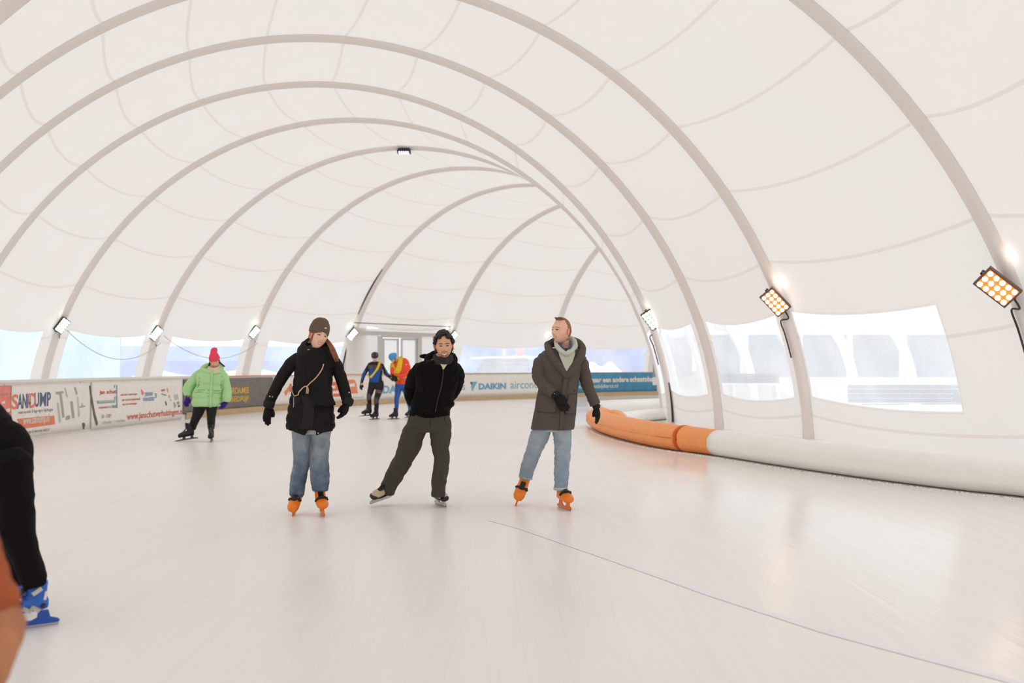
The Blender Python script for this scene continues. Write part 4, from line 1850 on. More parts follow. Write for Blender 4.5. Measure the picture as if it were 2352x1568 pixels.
M_SKIN = mat('skin', srgb(246, 196, 170), .5, var=.04, vscale=30)
M_SKIN2 = mat('skin_tan', srgb(230, 172, 136), .5, var=.05, vscale=30)
M_SKIN3 = mat('skin_rosy', srgb(246, 192, 164), .5, var=.06, vscale=24)
M_EAR = mat('ear_rosy', srgb(236, 150, 126), .55)
M_EAR2 = mat('ear_tan', srgb(214, 132, 108), .55)
FM = dict(white=mat('eye_white', srgb(200, 184, 176), .3), dark=mat('eye_dark', srgb(44, 32, 28), .3),
          brow=mat('brow_black', srgb(40, 30, 26), .8), lip=mat('lip_rose', srgb(196, 104, 92), .45), teeth=mat('teeth', srgb(246, 242, 236), .3))
FM2 = dict(FM, brow=mat('brow_brown', srgb(164, 116, 84), .8), lip=mat('lip_pink', srgb(212, 116, 104), .45))
M_BHAIR = mat('hair_black', srgb(20, 15, 14), .5)
M_RHAIR = mat('hair_auburn', srgb(156, 90, 54), .45, var=.25, vscale=40)
M_SHAIR = mat('hair_short_brown', srgb(150, 104, 74), .6, var=.25, vscale=60)
M_DHAIR = mat('hair_dark_brown', srgb(52, 34, 30), .5)
M_STEEL = mat('blade_steel', srgb(190, 192, 194), .25, .9)
M_SILV = mat('buckle_silver', srgb(206, 204, 200), .3, .6)
M_BLKF = mat('black_fabric', srgb(22, 19, 19), .85, bump=.3, bscale=120)
M_BLKK = mat('black_knit', srgb(13, 11, 12), .95, bump=.5, bscale=160)


# ---- skates
def skate(fig, pos, toe, up, M, kind='hard', size=1.0, name='ice_skate', parent=None, label=None, top=.30):
    """pos: middle of the blade's edge; toe: toe direction; up: towards the knee"""
    y = Vector(toe).normalized()
    z = Vector(up)
    z = (z - y * z.dot(y)).normalized()
    x = y.cross(z)
    k = size
    T = lambda a, b, c: pos + (x * a + y * b + z * c) * k
    r = parent or fig.r
    mb = MB()
    if kind == 'hard':
        mb.tube([T(0, .150, .100), T(0, .135, .104), T(0, .10, .112), T(0, .05, .120), T(0, -.01, .128), T(0, -.07, .125), T(0, -.105, .122)],
                [.020 * k, .042 * k, .055 * k, .056 * k, .054 * k, .050 * k, .034 * k], 18, ax=z, sq=.80)
        mb.tube([T(0, -.05, .11), T(0, -.048, .11 + (top - .11) * .35), T(0, -.05, .11 + (top - .11) * .7), T(0, -.052, top)], [.050 * k, .050 * k, .050 * k, .052 * k], 18, ax=y, sq=1.05)
    else:
        mb.tube([T(0, .145, .096), T(0, .13, .100), T(0, .095, .105), T(0, .05, .112), T(0, -.01, .122), T(0, -.07, .118), T(0, -.108, .112)],
                [.018 * k, .034 * k, .046 * k, .048 * k, .045 * k, .042 * k, .030 * k], 18, ax=z, sq=.84)
        mb.tube([T(0, -.055, .11), T(0, -.050, .11 + (top - .11) * .4), T(0, -.055, .11 + (top - .11) * .8), T(0, -.06, max(top - .02, .15))], [.046 * k, .044 * k, .045 * k, .046 * k], 18, ax=y, sq=1.1)
    b, bv = garment(name, mb, M['shell'], r, .0055, 2, None)
    if label:
        b['label'] = label
    # toe cap / sole
    if 'cap' in M:
        mb = MB()
        mb.tube([T(0, .1495, .084), T(0, .142, .085), T(0, .125, .088), T(0, .108, .088)], [.022 * k, .037 * k, .045 * k, .044 * k], 16, ax=z, sq=.72)
        mb.build('toe_cap', M['cap'], b, smooth=True)
        mb = MB()
        mb.tube([T(0, .12, .078), T(0, .05, .078), T(0, -.05, .080), T(0, -.11, .082)], [.040 * k, .049 * k, .044 * k, .034 * k], 14, ax=z, sq=.36)
        mb.tube([T(0, -.09, .09), T(0, -.10, .13), T(0, -.098, .18)], [.036 * k, .032 * k, .026 * k], 12, ax=y, sq=.7)
        mb.build('sole', M['cap'], b, smooth=True)
    # tongue
    mb = MB()
    q = .058 if kind == 'hard' else .048
    tg = [T(0, .075, .112 + q * .62), T(0, .045, .118 + q * .86), T(0, .018, .150 + q * .72), T(0, .006, .205), T(0, .004, .262), T(0, .002, .300)]
    nt_ = 3 if top < .2 else (4 if top < .25 else (5 if top < .29 else 6))
    mb.tube(tg[:nt_], [.018, .024, .026, .026, .027, .028][:nt_], 12, ax=(y + z), sq=.42)
    mb.build('tongue', M['tongue'], b, smooth=True)
    if kind == 'hard':
        for (yy, zz, rx, tilt) in ((.040, .128, .057, .9), (-.040, .262, .056, .25)):
            if zz > top - .01:
                continue
            mb = MB()
            pts = []
            for i in range(15):
                a = -1.35 + 2.7 * i / 14
                if tilt > .5:
                    pts.append(T(rx * math.sin(a), yy + .018 * math.cos(a) - .014 * abs(math.sin(a)), zz + .050 * math.cos(a)))
                else:
                    pts.append(T(rx * math.sin(a), yy - .012 + .062 * math.cos(a), zz + .006 * math.cos(a)))
            mb.tube(pts, .0085, 8, ax=z, sq=1.3)
            st = mb.build('strap', M['tongue'], b, smooth=True)
            mb = MB()
            mb.box(pts[2], (.018, .022, .03), Matrix((x, y, z)).transposed())
            mb.build('buckle', M.get('buckle', M['tongue']), st)
    else:
        for i in range(6 if top > .22 else 4):
            f = i / 5
            cy, cz = .066 - .062 * f ** .8, .152 + .10 * f ** 1.6
            mb = MB()
            mb.tube([T(-.026, cy - .010, cz - .008), T(0, cy + .004, cz + .009), T(.026, cy - .010, cz - .008)], .0032, 5)
            mb.build('lace', M['lace'], b)
    # holder and blade
    mb = MB()
    hw = .006

    def slab(pts, w):
        a = [T(-w, p[0], p[1]) for p in pts]
        c = [T(w, p[0], p[1]) for p in pts]
        n = len(pts)
        mb.add(a + c, [tuple(range(n)), tuple(range(2 * n - 1, n - 1, -1))] + [(i, n + i, n + (i + 1) % n, (i + 1) % n) for i in range(n)])
    if kind == 'speed':
        slab([(-.17, .012), (.20, .012), (.20, .020), (.085, .030), (.075, .085), (.035, .085), (.03, .030), (-.05, .030), (-.055, .085), (-.095, .085), (-.10, .03), (-.17, .02)], .008)
    else:
        slab([(-.155, .014), (.135, .014), (.150, .026), (.140, .034), (.118, .040), (.110, .084), (.060, .084), (.050, .048), (.02, .036), (-.03, .036), (-.055, .048), (-.060, .084), (-.108, .084), (-.118, .046), (-.155, .034), (-.165, .024)], .0075 if kind == 'hard' else .009)
    mb.build('blade_holder', M['holder'], b)
    mb = MB()
    if kind == 'speed':
        slab([(-.18, .002), (-.17, 0), (.205, 0), (.225, .008), (.225, .014), (-.18, .014)], .002)
    else:
        slab([(-.160, .004), (-.15, 0), (.135, 0), (.152, .010), (.152, .020), (-.160, .018)], .0025)
    mb.build('blade', M_STEEL, b)
    return b, bv


def ankle(a, toe, up, h):
    """blade position of a lifted skate whose shaft meets the trouser hem at point a, h above the blade"""
    y = Vector(toe).normalized()
    z = Vector(up)
    z = (z - y * z.dot(y)).normalized()
    return a + y * .045 - z * h


def denim(name, cd_, cl, zlo, zhi):
    m = mat(name, cd_, .85, bump=.25, bscale=150)
    nt = m.node_tree
    b = nt.nodes['Principled BSDF']
    tc = nt.nodes.new('ShaderNodeTexCoord')
    sp = nt.nodes.new('ShaderNodeSeparateXYZ')
    nt.links.new(tc.outputs['Object'], sp.inputs[0])
    n = nt.nodes.new('ShaderNodeTexNoise')
    n.inputs['Scale'].default_value = 9
    n.inputs['Detail'].default_value = 5
    nt.links.new(tc.outputs['Object'], n.inputs['Vector'])
    r = nt.nodes.new('ShaderNodeMapRange')
    r.inputs['From Min'].default_value = zlo
    r.inputs['From Max'].default_value = zhi
    nt.links.new(sp.outputs[2], r.inputs[0])
    a = nt.nodes.new('ShaderNodeMath')
    a.operation = 'MULTIPLY_ADD'
    a.inputs[1].default_value = 1.1
    nt.links.new(n.outputs['Fac'], a.inputs[0])
    nt.links.new(r.outputs[0], a.inputs[2])
    cr = nt.nodes.new('ShaderNodeValToRGB')
    cr.color_ramp.elements[0].position = .45
    cr.color_ramp.elements[1].position = 1.35 / 1.6
    cr.color_ramp.elements[0].color = (*cd_, 1)
    cr.color_ramp.elements[1].color = (*cl, 1)
    s = nt.nodes.new('ShaderNodeMath')
    s.operation = 'DIVIDE'
    s.inputs[1].default_value = 1.6
    nt.links.new(a.outputs[0], s.inputs[0])
    nt.links.new(s.outputs[0], cr.inputs[0])
    nt.links.new(cr.outputs[0], b.inputs['Base Color'])
    return m


def shell_body(f, head, neck, torso, limbs, skin, voxel=.0055, hands=None, face=None, facem=None, ears=True):
    """one continuous body: head, neck, torso, arms and legs"""
    mb = MB()
    head.add_skull(mb)
    f.limb(mb, neck, 16)
    f.torso(mb, torso)
    for l in limbs:
        f.limb(mb, l, 12)
    if hands:
        for h in hands:
            f.hand_shape(mb, *h)
    o, b = garment('body', mb, skin, f.r, voxel, 1)
    if face:
        head.face(o, facem or FM, **face)
    if ears:
        head.ears(M_EAR if skin is not M_SKIN2 else M_EAR2, o)
    return o, b


def tube_local(head, pts, rad, sq, n=26, mb=None):
    """tube along the head's own axes"""
    mb = mb or MB()
    ax = head.R @ Vector((1, 0, 0))
    P = [head.T(*p) for p in pts]
    P2 = catmull(P, 4)
    R2 = [v.x for v in catmull([Vector((r * head.k, 0, 0)) for r in rad], 4)]
    mb.tube(P2, R2, n, ax=ax, sq=sq)
    return mb


def strands(name, fn, n, m, parent, r=.004, seed=1, steps=4):
    """a lock of hair: n strands fused as one mesh; fn(i, rnd) -> list of world points"""
    rnd = random.Random(seed)
    mb = MB()
    for i in range(n):
        p = catmull(fn(i, rnd), steps)
        m_ = len(p)
        mb.tube(p, [r * (1 - .6 * (j / (m_ - 1)) ** 2) for j in range(m_)], 5)
    return mb.build(name, m, parent, smooth=True)


OR = dict(shell=mat('skate_orange', srgb(250, 132, 26), .35), tongue=mat('skate_black', srgb(34, 28, 28), .6),
          holder=mat('holder_orange', srgb(244, 124, 34), .35), buckle=mat('buckle_black', srgb(28, 24, 24), .4))

# ------------------------------------------------------------------ 1 woman in the black parka
f = Fig(9.27, (715, 1180), 'smiling woman in a black parka, brown beanie and blue jeans on orange skates')
hd = Head(f, 731, 772, -.07, yaw=34, pitch=2, roll=14, scale=1.0)
body, bb = shell_body(f, hd, [(727, 812, 0, 12), (729, 795, -.02, 12)],
                      [(805, 712, 742, 0, .06), (815, 684, 766, 0, .10), (850, 688, 760, 0, .10), (900, 688, 750, 0, .09), (950, 682, 758, 0, .11), (990, 680, 756, 0, .11)],
                      [[(686, 822, 0, 9), (645, 872, 0, 8), (618, 926, -.05, 6)], [(762, 822, 0, 9), (785, 872, 0, 8), (796, 922, 0, 6)],
                       [(696, 985, 0, 17), (693, 1055, 0, 12), (682, 1120, .09, 7)], [(738, 985, 0, 17), (735, 1060, 0, 12), (736, 1120, .02, 7)]],
                      M_SKIN, face=dict(smile=1.3, openm=.6, mouthw=.025, gaze=.003, eyeh=.003, brow=.7), facem=FM2)
M_PARKA = mat('parka_black', srgb(20, 16, 17), .7, spec=.25, bump=.35, bscale=60)
mb = MB()
f.torso(mb, [(806, 706, 750, 0, .085), (812, 686, 764, 0, .115), (822, 679, 771, 0, .125), (845, 678, 769, 0, .13), (875, 675, 763, 0, .125),
             (905, 669, 763, 0, .135), (940, 662, 766, 0, .150), (968, 658, 769, 0, .155), (985, 659, 768, 0, .150)], wr=.01)
# front flaps of the hem
for (xa, xb, y1, y2, y3) in ((664, 716, 978, 988, 999), (722, 764, 978, 999, 989)):
    v = []
    for dd in (-.165, -.105):
        v += [f.P(xa, y1, dd * .8), f.P(xb, y1, dd), f.P(xb - (16 if xa < 700 else 0), y3 if xa < 700 else y3, dd), f.P(xa + (0 if xa < 700 else 4), y2, dd * .85)]
    mb.add(v, [(0, 1, 2, 3), (7, 6, 5, 4), (0, 4, 5, 1), (1, 5, 6, 2), (2, 6, 7, 3), (3, 7, 4, 0)])
coat, cb = garment('parka', mb, M_PARKA, f.r, .0085, 2, quilt(folds(.004, (9, 9, 12), 2), .083, .011, .03))
for pts in ([(690, 823, 0, 16), (672, 834, 0, 16), (657, 852, 0, 14.5), (643, 874, -.01, 13.5), (631, 898, -.03, 12.6), (619, 922, -.05, 12.2)],
            [(758, 823, 0, 16), (771, 838, 0, 15), (779, 856, 0, 14), (786, 876, 0, 13.5), (792, 898, 0, 13), (796, 915, 0, 12.4)]):
    mb = MB()
    f.limb(mb, pts, wr=.05, fr=22, seed=pts[0][0])
    o, sb_ = garment('sleeve', mb, M_PARKA, coat, .0075, 2, folds(.004, (12, 12, 16), 5))
    f.studs(sb_, [(625.5, 911), (620, 910)] if pts[0][0] < 700 else [(801.5, 901)], .006, M_SILV, o)
# hood bunched round the neck
mb = MB()
for (rx, ry, zz, rr, tl) in ((.128, .115, .0, .040, .05), (.105, .10, .035, .036, .06)):
    ring = []
    for i in range(25):
        a = 2 * PI * i / 24
        ring.append(f.P(724, 801, 0) + Vector((rx * math.cos(a), ry * math.sin(a) + .01, zz + tl * math.sin(a) - .01)))
    mb.tube(ring, rr, 12)
hood, hb = garment('hood', mb, M_PARKA, coat, .008, 2, folds(.006, (20, 20, 20), 3))
f.cord('drawcord', hb, [(706, 803), (714, 803)], .004, M_SILV, hood)
# scarf
mb = MB()
for (rx, zz, rr) in ((.080, .020, .030), (.086, -.015, .034)):
    ring = []
    for i in range(25):
        a = 2 * PI * i / 24
        ring.append(f.P(730, 806, -.03) + Vector((rx * math.cos(a), rx * .95 * math.sin(a), zz + .02 * math.sin(a))))
    mb.tube(ring, rr, 12)
sc, _ = garment('scarf', mb, M_BLKK, f.r, .008, 2, folds(.004, (24, 24, 30), 8))
f.rows('scarf_end', cb, [(812, 704, 752), (832, 704, 750), (860, 708, 751), (890, 713, 753), (915, 716, 760), (933, 722, 767, 931)], M_BLKK, sc, 12, .014, .012)
for i in range(9):
    xa = 727 + i * 4.6
    f.cord('fringe', cb, [(xa, 932), (xa + 1, 940 - i * .3), (xa + .5, 946 - i * .4)], .005, M_BLKK, sc, .016)
f.rows('front_placket', cb, [(880, 703, 724), (920, 699, 723), (960, 696, 721), (984, 690, 716)], M_BLKF, coat, 5, .008, .005)
f.rows('pocket_flap', cb, [(904, 669, 671), (915, 676, 690), (928, 676, 684)], M_BLKF, coat, 5, .004, .004)
f.rows('pocket_flap', cb, [(905, 690, 697), (915, 693, 704), (925, 695, 703)], M_BLKF, coat, 5, .004, .004)
M_CORD = mat('beige_cord', srgb(214, 178, 132), .6)
f.cord('cross_body_cord', cb, [(744, 836), (741, 845), (735, 856), (725, 868), (714, 879), (707, 886), (700, 889), (693, 895), (688, 901), (687.5, 906)], .0062, M_CORD, f.r, .030)
f.cord('cross_body_cord', cb, [(670, 885), (671.5, 894), (674, 903), (677, 909), (682, 908), (687, 906)], .0048, M_CORD, f.r, .012)
for xx in (706, 709):
    f.cord('cord_tassel', cb, [(707, 887), (xx + .6, 894), (xx, 903)], .0055, M_CORD, f.r, .034)
f.cord('zip_pull', cb, [(675.5, 912), (675.5, 926), (674.5, 935)], .0035, M_SILV, coat, .008)
f.studs(cb, [(731, 994)], .006, M_SILV, coat)
# gloves
M_GLOVE = mat('glove_charcoal', srgb(28, 23, 23), .8, spec=.25, bump=.3, bscale=90)
f.glove(f.P(617, 933, -.055), f.P(609, 975, -.06), 1, M_GLOVE, curl=.35, size=1.06, palm=(.55, -.4, .1), cuffm=M_BLKF, cufflen=.055, cuffr=.050)
f.glove(f.P(797, 927, -.01), f.P(788, 957, -.05), -1, M_GLOVE, curl=.75, size=1.06, palm=(-.55, -.6, .0), cuffm=M_BLKF, cufflen=.055, cuffr=.052)
# beanie and hair
M_BEAN = mat('beanie_olive_brown', srgb(106, 90, 73), .95, bump=.5, bscale=90)
mb = tube_local(hd, [(0, .012, .030), (0, .010, .06), (-.002, .014, .09), (-.006, .022, .120), (-.012, .034, .148), (-.016, .040, .168)], [.106, .106, .103, .092, .070, .034], .86)
o, _ = garment('beanie', mb, M_BEAN, f.r, .006, 2, folds(.003, (30, 30, 30), 4))
mb = tube_local(hd, [(0, .014, .018), (0, .013, .028), (0, .012, .05), (0, .011, .072), (0, .011, .080)], [.100, .106, .108, .106, .098], .85)
cf, cbv = garment('beanie_cuff', mb, M_BEAN, o, .006, 1, None)
f.rows('label_patch', cbv, [(748.5, 744, 748.6), (755, 744.6, 749.2)], mat('label_white', srgb(226, 220, 212), .6), cf, 3, .009, .003)
strands('hair', lambda i, r: [hd.T(-.062 + r.uniform(-.01, .004), -.045 + r.uniform(-.01, .02), .02), hd.T(-.071 + r.uniform(-.004, .004), -.03 + r.uniform(-.01, .01), -.03),
                              hd.T(-.072 + r.uniform(-.01, .01), -.0 + r.uniform(-.01, .02), -.085)], 30, M_RHAIR, f.r, .0035, 3)
strands('long_hair', lambda i, r: (lambda a, b: [hd.T(.055, .03, .03), f.P(746 + a * .5, 774, .02 + b), f.P(754 + a, 785, -.03 + b), f.P(762 + a * 1.2, 797, -.10 + b * .6),
                                 f.P(768 + a * 1.3, 811, -.145 + b * .5), f.P(774 + a * .9, 826 + r.uniform(-6, 5), -.155 + b * .5)])(r.uniform(-5, 4), r.uniform(-.02, .03)), 120, M_RHAIR, f.r, .0055, 5)
# jeans
M_JEAN = denim('denim_mid_blue', srgb(82, 102, 126), srgb(158, 168, 172), .02, 1.15)
mb = MB()
f.torso(mb, [(950, 684, 752, .0, .12), (975, 672, 761, .0, .135), (995, 672, 760, .0, .13)])
f.limb(mb, [(694, 985, 0, 22.5), (693, 1020, 0, 20.5), (694, 1050, 0, 19), (689, 1080, .02, 18), (684, 1110, .04, 17.4), (682, 1136, .06, 16.2)], wr=.03, fr=14, seed=2)
f.limb(mb, [(738, 985, 0, 22.5), (736, 1020, 0, 21), (733, 1052, 0, 20.5), (734, 1080, -.01, 21.5), (736, 1105, -.02, 21), (736, 1125, -.03, 17.4)], wr=.035, fr=16, seed=7)
jn, jb = garment('jeans', mb, M_JEAN, f.r, .008, 2, folds(.010, (11, 11, 9), 12))
f.cord('inner_seam', jb, [(717, 1010), (718.5, 1050), (719, 1090), (719, 1120)], .003, mat('seam_stitch', srgb(150, 120, 92), .8), jn, .001)
# skates
skate(f, ankle(f.P(682, 1138, .06), (-.06, -.88, -.45), (.05, -.40, .91), .14), (-.06, -.88, -.45), (.05, -.40, .91), OR, 'hard', 1.0, top=.165, label='orange rental skate, toe down')
skate(f, G(741, 1183), (.30, -.95, 0), (-.10, 0, 1), OR, 'hard', 1.0, top=.27, label='orange rental skate flat on the ice')

# ------------------------------------------------------------------ 2 man in the middle
f = Fig(9.72, (975, 1160), 'laughing curly-haired man in black hoodie and dark trousers, hands behind his back')
hd = Head(f, 1019.5, 795, -.36, yaw=6, pitch=4, roll=-3, scale=1.0)
body, bb = shell_body(f, hd, [(1008, 842, -.27, 14), (1016, 815, -.31, 14)],
                      [(836, 975, 1040, -.28, .08), (845, 955, 1052, -.26, .11), (880, 958, 1046, -.18, .11), (930, 950, 1032, -.05, .11), (975, 945, 1030, 0, .12)],
                      [[(962, 848, -.26, 10), (941, 898, 0, 8), (965, 935, .2, 6)], [(1044, 848, -.26, 10), (1050, 885, 0, 8), (1018, 928, .2, 6)],
                       [(958, 975, 0, 20), (925, 1055, .1, 13), (890, 1122, .22, 7)], [(1010, 980, 0, 20), (1014, 1045, 0, 13), (1008, 1125, 0.03, 7)]],
                      M_SKIN2, hands=[(f.P(968, 936, .2), f.P(985, 950, .22), 1, .8, .95, 1.0, (0, -1, 0)), (f.P(1016, 930, .21), f.P(1000, 950, .24), -1, .8, .95, 1.0, (0, -1, 0))],
                      face=dict(smile=1.5, openm=1.2, mouthw=.028, eyeh=.0032))
# stubble: moustache and beard lying on the skin
M_STUB = mat('stubble', srgb(168, 118, 92), .8)
for (a_, b_) in ((1, 0),):
    hd.patch('moustache', M_STUB, lambda u, v: ((u - .5) * .062, -.044 + .006 * (2 * u - 1) ** 2 * -1 - (v - .5) * .009 * math.sin(PI * (.08 + .84 * u))), 12, 3, .0022, body)
    hd.patch('beard', M_STUB, lambda u, v: ((u - .5) * .070, -.082 + .020 * (2 * u - 1) ** 2 - (v) * .026 * math.sin(PI * (.12 + .76 * u)) ** .6), 14, 5, .0016, body)
M_HOOD = mat('hoodie_black', srgb(14, 11, 12), .95, spec=.2, bump=.35, bscale=130)
mb = MB()
f.torso(mb, [(827, 985, 1043, -.29, .085), (833, 966, 1050, -.28, .115), (845, 953, 1056, -.26, .135), (865, 953, 1054, -.22, .14), (890, 956, 1048, -.15, .14),
             (912, 950, 1041, -.08, .14), (927, 945, 1043, -.05, .15), (936, 945, 1037, -.04, .145), (943, 942, 1033, -.02, .135), (956, 941, 1032, 0, .135)], wr=.012, seed=4)
mb.ell(f.P(988, 954, -.02), (.13, .135, .035))
jk, jb = garment('hoodie', mb, M_HOOD, f.r, .0085, 2, folds(.011, (9, 9, 11), 21))
for pts in ([(966, 847, -.25, 17), (954, 862, -.20, 16), (946, 880, -.10, 14.5), (942, 900, .0, 13), (946, 920, .1, 12), (962, 936, .2, 11)],
            [(1042, 847, -.25, 17), (1051, 860, -.18, 15), (1052, 876, -.08, 13.5), (1047, 893, .0, 12), (1036, 910, .1, 11), (1020, 928, .2, 10)]):
    mb = MB()
    f.limb(mb, pts, wr=.06, fr=20, seed=pts[0][0])
    garment('sleeve', mb, M_HOOD, jk, .008, 2, folds(.009, (12, 12, 14), 6))
mb = MB()
f.limb(mb, [(1020, 918, .06, 9), (1032, 925, .02, 10), (1037, 930, .0, 7)])
garment('pocket_bulge', mb, M_HOOD, jk, .008, 2)
# collar and hood
mb = MB()
ring = []
for i in range(25):
    a = 2 * PI * i / 24
    ring.append(f.P(1012, 830, -.28) + Vector((.130 * math.cos(a), .115 * math.sin(a) + .02, .012 + .065 * math.sin(a))))
mb.tube(ring[:], [.030 + .008 * math.sin(2 * PI * i / 24) for i in range(25)], 12)
mb.ell(f.P(981, 818, -.10), (.075, .05, .022))
hoodp, _ = garment('hood', mb, M_HOOD, jk, .008, 2, folds(.006, (22, 22, 22), 31))
mb = MB()
for (rx, zz, rr) in ((.072, .014, .024), (.078, -.018, .026)):
    ring = [f.P(1017, 823, -.32) + Vector((rx * math.cos(2 * PI * i / 24), rx * math.sin(2 * PI * i / 24), zz + .022 * math.sin(2 * PI * i / 24))) for i in range(25)]
    mb.tube(ring, rr, 12)
garment('neck_warmer', mb, mat('neck_warmer_grey', srgb(44, 40, 40), .95), f.r, .007, 2, folds(.004, (24, 24, 40), 2))
f.rows('shirt_front', jb, [(832, 1008, 1030), (836, 1010, 1028), (841, 1014, 1024), (846, 1017, 1020)], mat('shirt_cream', srgb(214, 200, 176), .8), f.r, 5, .012, .010)
f.cord('zipper', jb, [(1018, 845), (1017.5, 862), (1013, 890), (1006, 915), (1001, 940), (997, 962)], .005, mat('zipper_dark', srgb(52, 48, 50), .4), jk, .003)
f.cord('zip_pull', jb, [(1017, 846), (1017.6, 850)], .007, M_HOUSD, jk, .008)
# curly hair
rnd = random.Random(11)
mb = MB()
for i in range(560):
    th, ph = rnd.uniform(0, PI * .66), rnd.uniform(0, 2 * PI)
    dx, dy, dz = math.sin(th) * math.cos(ph), math.sin(th) * math.sin(ph), math.cos(th)
    if dy < -.22 and dz < .62 + .25 * (abs(dx) < .35):
        continue
    if abs(dx) > .55 and dy < .0 and dz < .15:
        continue
    if abs(dx) > .6 and dy < .42 and -.6 < dz < .22:
        continue
    p = head_point(dx, dy, dz) * (1.08 + rnd.uniform(0, .15) * (1 if dz > -.2 else .6))
    r_ = rnd.uniform(.010, .020)
    mb.ell(hd.T(*p), (r_, r_, r_ * rnd.uniform(.7, 1.2)), nu=8, nv=6)
hair, _ = garment('curly_hair', mb, M_BHAIR, f.r, .005, 1, folds(.005, (70, 70, 70), 3))
mb = MB()
for i in range(60):
    sg = rnd.choice((-1, 1))
    base = Vector((sg * rnd.uniform(.058, .078), rnd.uniform(.0, .08), rnd.uniform(.03, .095)))
    if rnd.random() < .3:
        base = Vector((sg * rnd.uniform(.060, .080), rnd.uniform(.05, .08), rnd.uniform(-.06, .03)))
    pts = []
    R0 = rnd.uniform(.006, .012)
    a0 = rnd.uniform(0, 6)
    for j in range(9):
        a = a0 + j * .8
        pts.append(hd.T(*(base + Vector((sg * (.004 * j * .5 + R0 * math.cos(a)), R0 * .4 * math.sin(a), R0 * math.sin(a) - .001 * j)))))
    mb.tube(catmull(pts, 2), .0022, 5)
mb.build('loose_curls', M_BHAIR, hair)
# trousers
M_TRO = mat('trousers_dark_olive', srgb(68, 63, 57), .85, bump=.25, bscale=140, var=.06)
mb = MB()
f.torso(mb, [(945, 944, 1030, .0, .125), (962, 938, 1034, .0, .14), (980, 935, 1036, .0, .14), (990, 940, 1036, .0, .12)])
f.limb(mb, [(960, 975, 0, 25), (948, 1000, .03, 26), (941, 1022, .06, 25.5), (928, 1051, .11, 22.5), (904, 1096, .18, 20), (889, 1127, .22, 18.2)], wr=.03, fr=12, seed=3)
f.limb(mb, [(1010, 975, 0, 25), (1012, 998, -.01, 24), (1011, 1028, -.03, 19.5), (1015, 1050, -.03, 17), (1012, 1078, -.02, 17.5), (1008, 1108, 0, 16.5), (1007, 1138, .0, 15.6)], wr=.03, fr=12, seed=9)
tr, tb = garment('trousers', mb, M_TRO, f.r, .008, 2, folds(.011, (10, 10, 7), 14))
f.cord('crotch_seam', tb, [(990, 963), (988, 975), (986.5, 990)], .003, M_BLKF, tr, .001)
f.cord('pocket_edge', tb, [(1021, 955), (1023, 968), (1035, 983)], .003, M_BLKF, tr, .001)
SK = dict(shell=mat('skate_beige', srgb(214, 188, 160), .5), tongue=mat('skate_tongue_black', srgb(30, 26, 26), .7), cap=mat('skate_toe_black', srgb(40, 33, 33), .4),
          lace=mat('lace_black', srgb(26, 22, 24), .8), holder=mat('holder_white', srgb(222, 214, 206), .4))
skate(f, ankle(f.P(886, 1127, .22), (-.58, -.80, -.13), (.45, -.10, .88), .105), (-.58, -.80, -.13), (.45, -.10, .88), SK, 'boot', 1.0, top=.17, label='beige and black skate tilted on its edge')
skate(f, G(1013, 1161), (.42, -.90, 0), (-.12, 0, 1), SK, 'boot', 1.0, top=.17, label='beige and black skate on the ice')

# ------------------------------------------------------------------ 3 man on the right
f = Fig(9.69, (1250, 1165), 'short haired man in a long grey-brown coat and light jeans looking left')
hd = Head(f, 1289.5, 760, -.05, yaw=-48, pitch=-3, roll=2, scale=1.04)
body, bb = shell_body(f, hd, [(1298, 812, .02, 14), (1295, 785, .0, 13.5)],
                      [(800, 1270, 1326, 0, .07), (815, 1246, 1332, 0, .11), (860, 1248, 1328, 0, .11), (920, 1240, 1318, 0, .11), (985, 1232, 1310, 0, .12)],
                      [[(1250, 822, 0, 9), (1240, 875, -.04, 8), (1276, 906, -.18, 6)], [(1330, 822, 0, 9), (1345, 875, 0, 8), (1369, 932, 0, 6)],
                       [(1243, 985, 0, 18), (1224, 1042, .08, 12), (1207, 1092, .22, 7)], [(1290, 985, 0, 18), (1292, 1050, 0, 12), (1288, 1116, 0.03, 7)]],
                      M_SKIN3, face=dict(smile=.3, openm=.45, mouthw=.021, brow=.8, gaze=-.002), facem=FM2)
# short receding hair
vs, fs = [], []
mb = MB()
rnd = random.Random(5)
for i in range(1500):
    th, ph = rnd.uniform(0, PI * .62), rnd.uniform(0, 2 * PI)
    dx, dy, dz = math.sin(th) * math.cos(ph), math.sin(th) * math.sin(ph), math.cos(th)
    lim = -.30 if abs(dx) < .38 else .02
    if dy < lim and not (abs(dx) < .30 and dz > .80 and dy > -.55):
        continue
    if dz < -.05 and dy < .35:
        continue
    p = head_point(dx, dy, dz)
    mb.ell(hd.T(*(p * 1.012)), (.008, .008, .008), nu=6, nv=4)
hair, _ = garment('short_hair', mb, M_SHAIR, f.r, .0045, 2, folds(.002, (90, 90, 90), 3))
strands('hair_tuft', lambda i, r: (lambda a, b: [hd.T(a, -.055 + b, .100), hd.T(a * 1.05, -.068 + b, .112), hd.T(a * 1.15 + .004, -.080 + b, .119 + r.uniform(-.006, .008))])(r.uniform(-.030, .036), r.uniform(0, .05)),
        120, M_SHAIR, hair, .0028, 2)
M_WOOL = mat('wool_grey_brown', srgb(92, 82, 75), .95, bump=.45, bscale=140, var=.10, vscale=60)
M_WOOLD = mat('wool_seam', srgb(62, 54, 50), .95)
mb = MB()
f.torso(mb, [(800, 1262, 1326, .0, .085), (808, 1246, 1334, 0, .115), (820, 1240, 1339, 0, .135), (845, 1243, 1336, 0, .145), (875, 1242, 1330, 0, .14), (905, 1234, 1326, 0, .15),
             (935, 1229, 1324, 0, .155), (965, 1223, 1321, 0, .16), (985, 1219, 1318, 0, .16)], wr=.008)
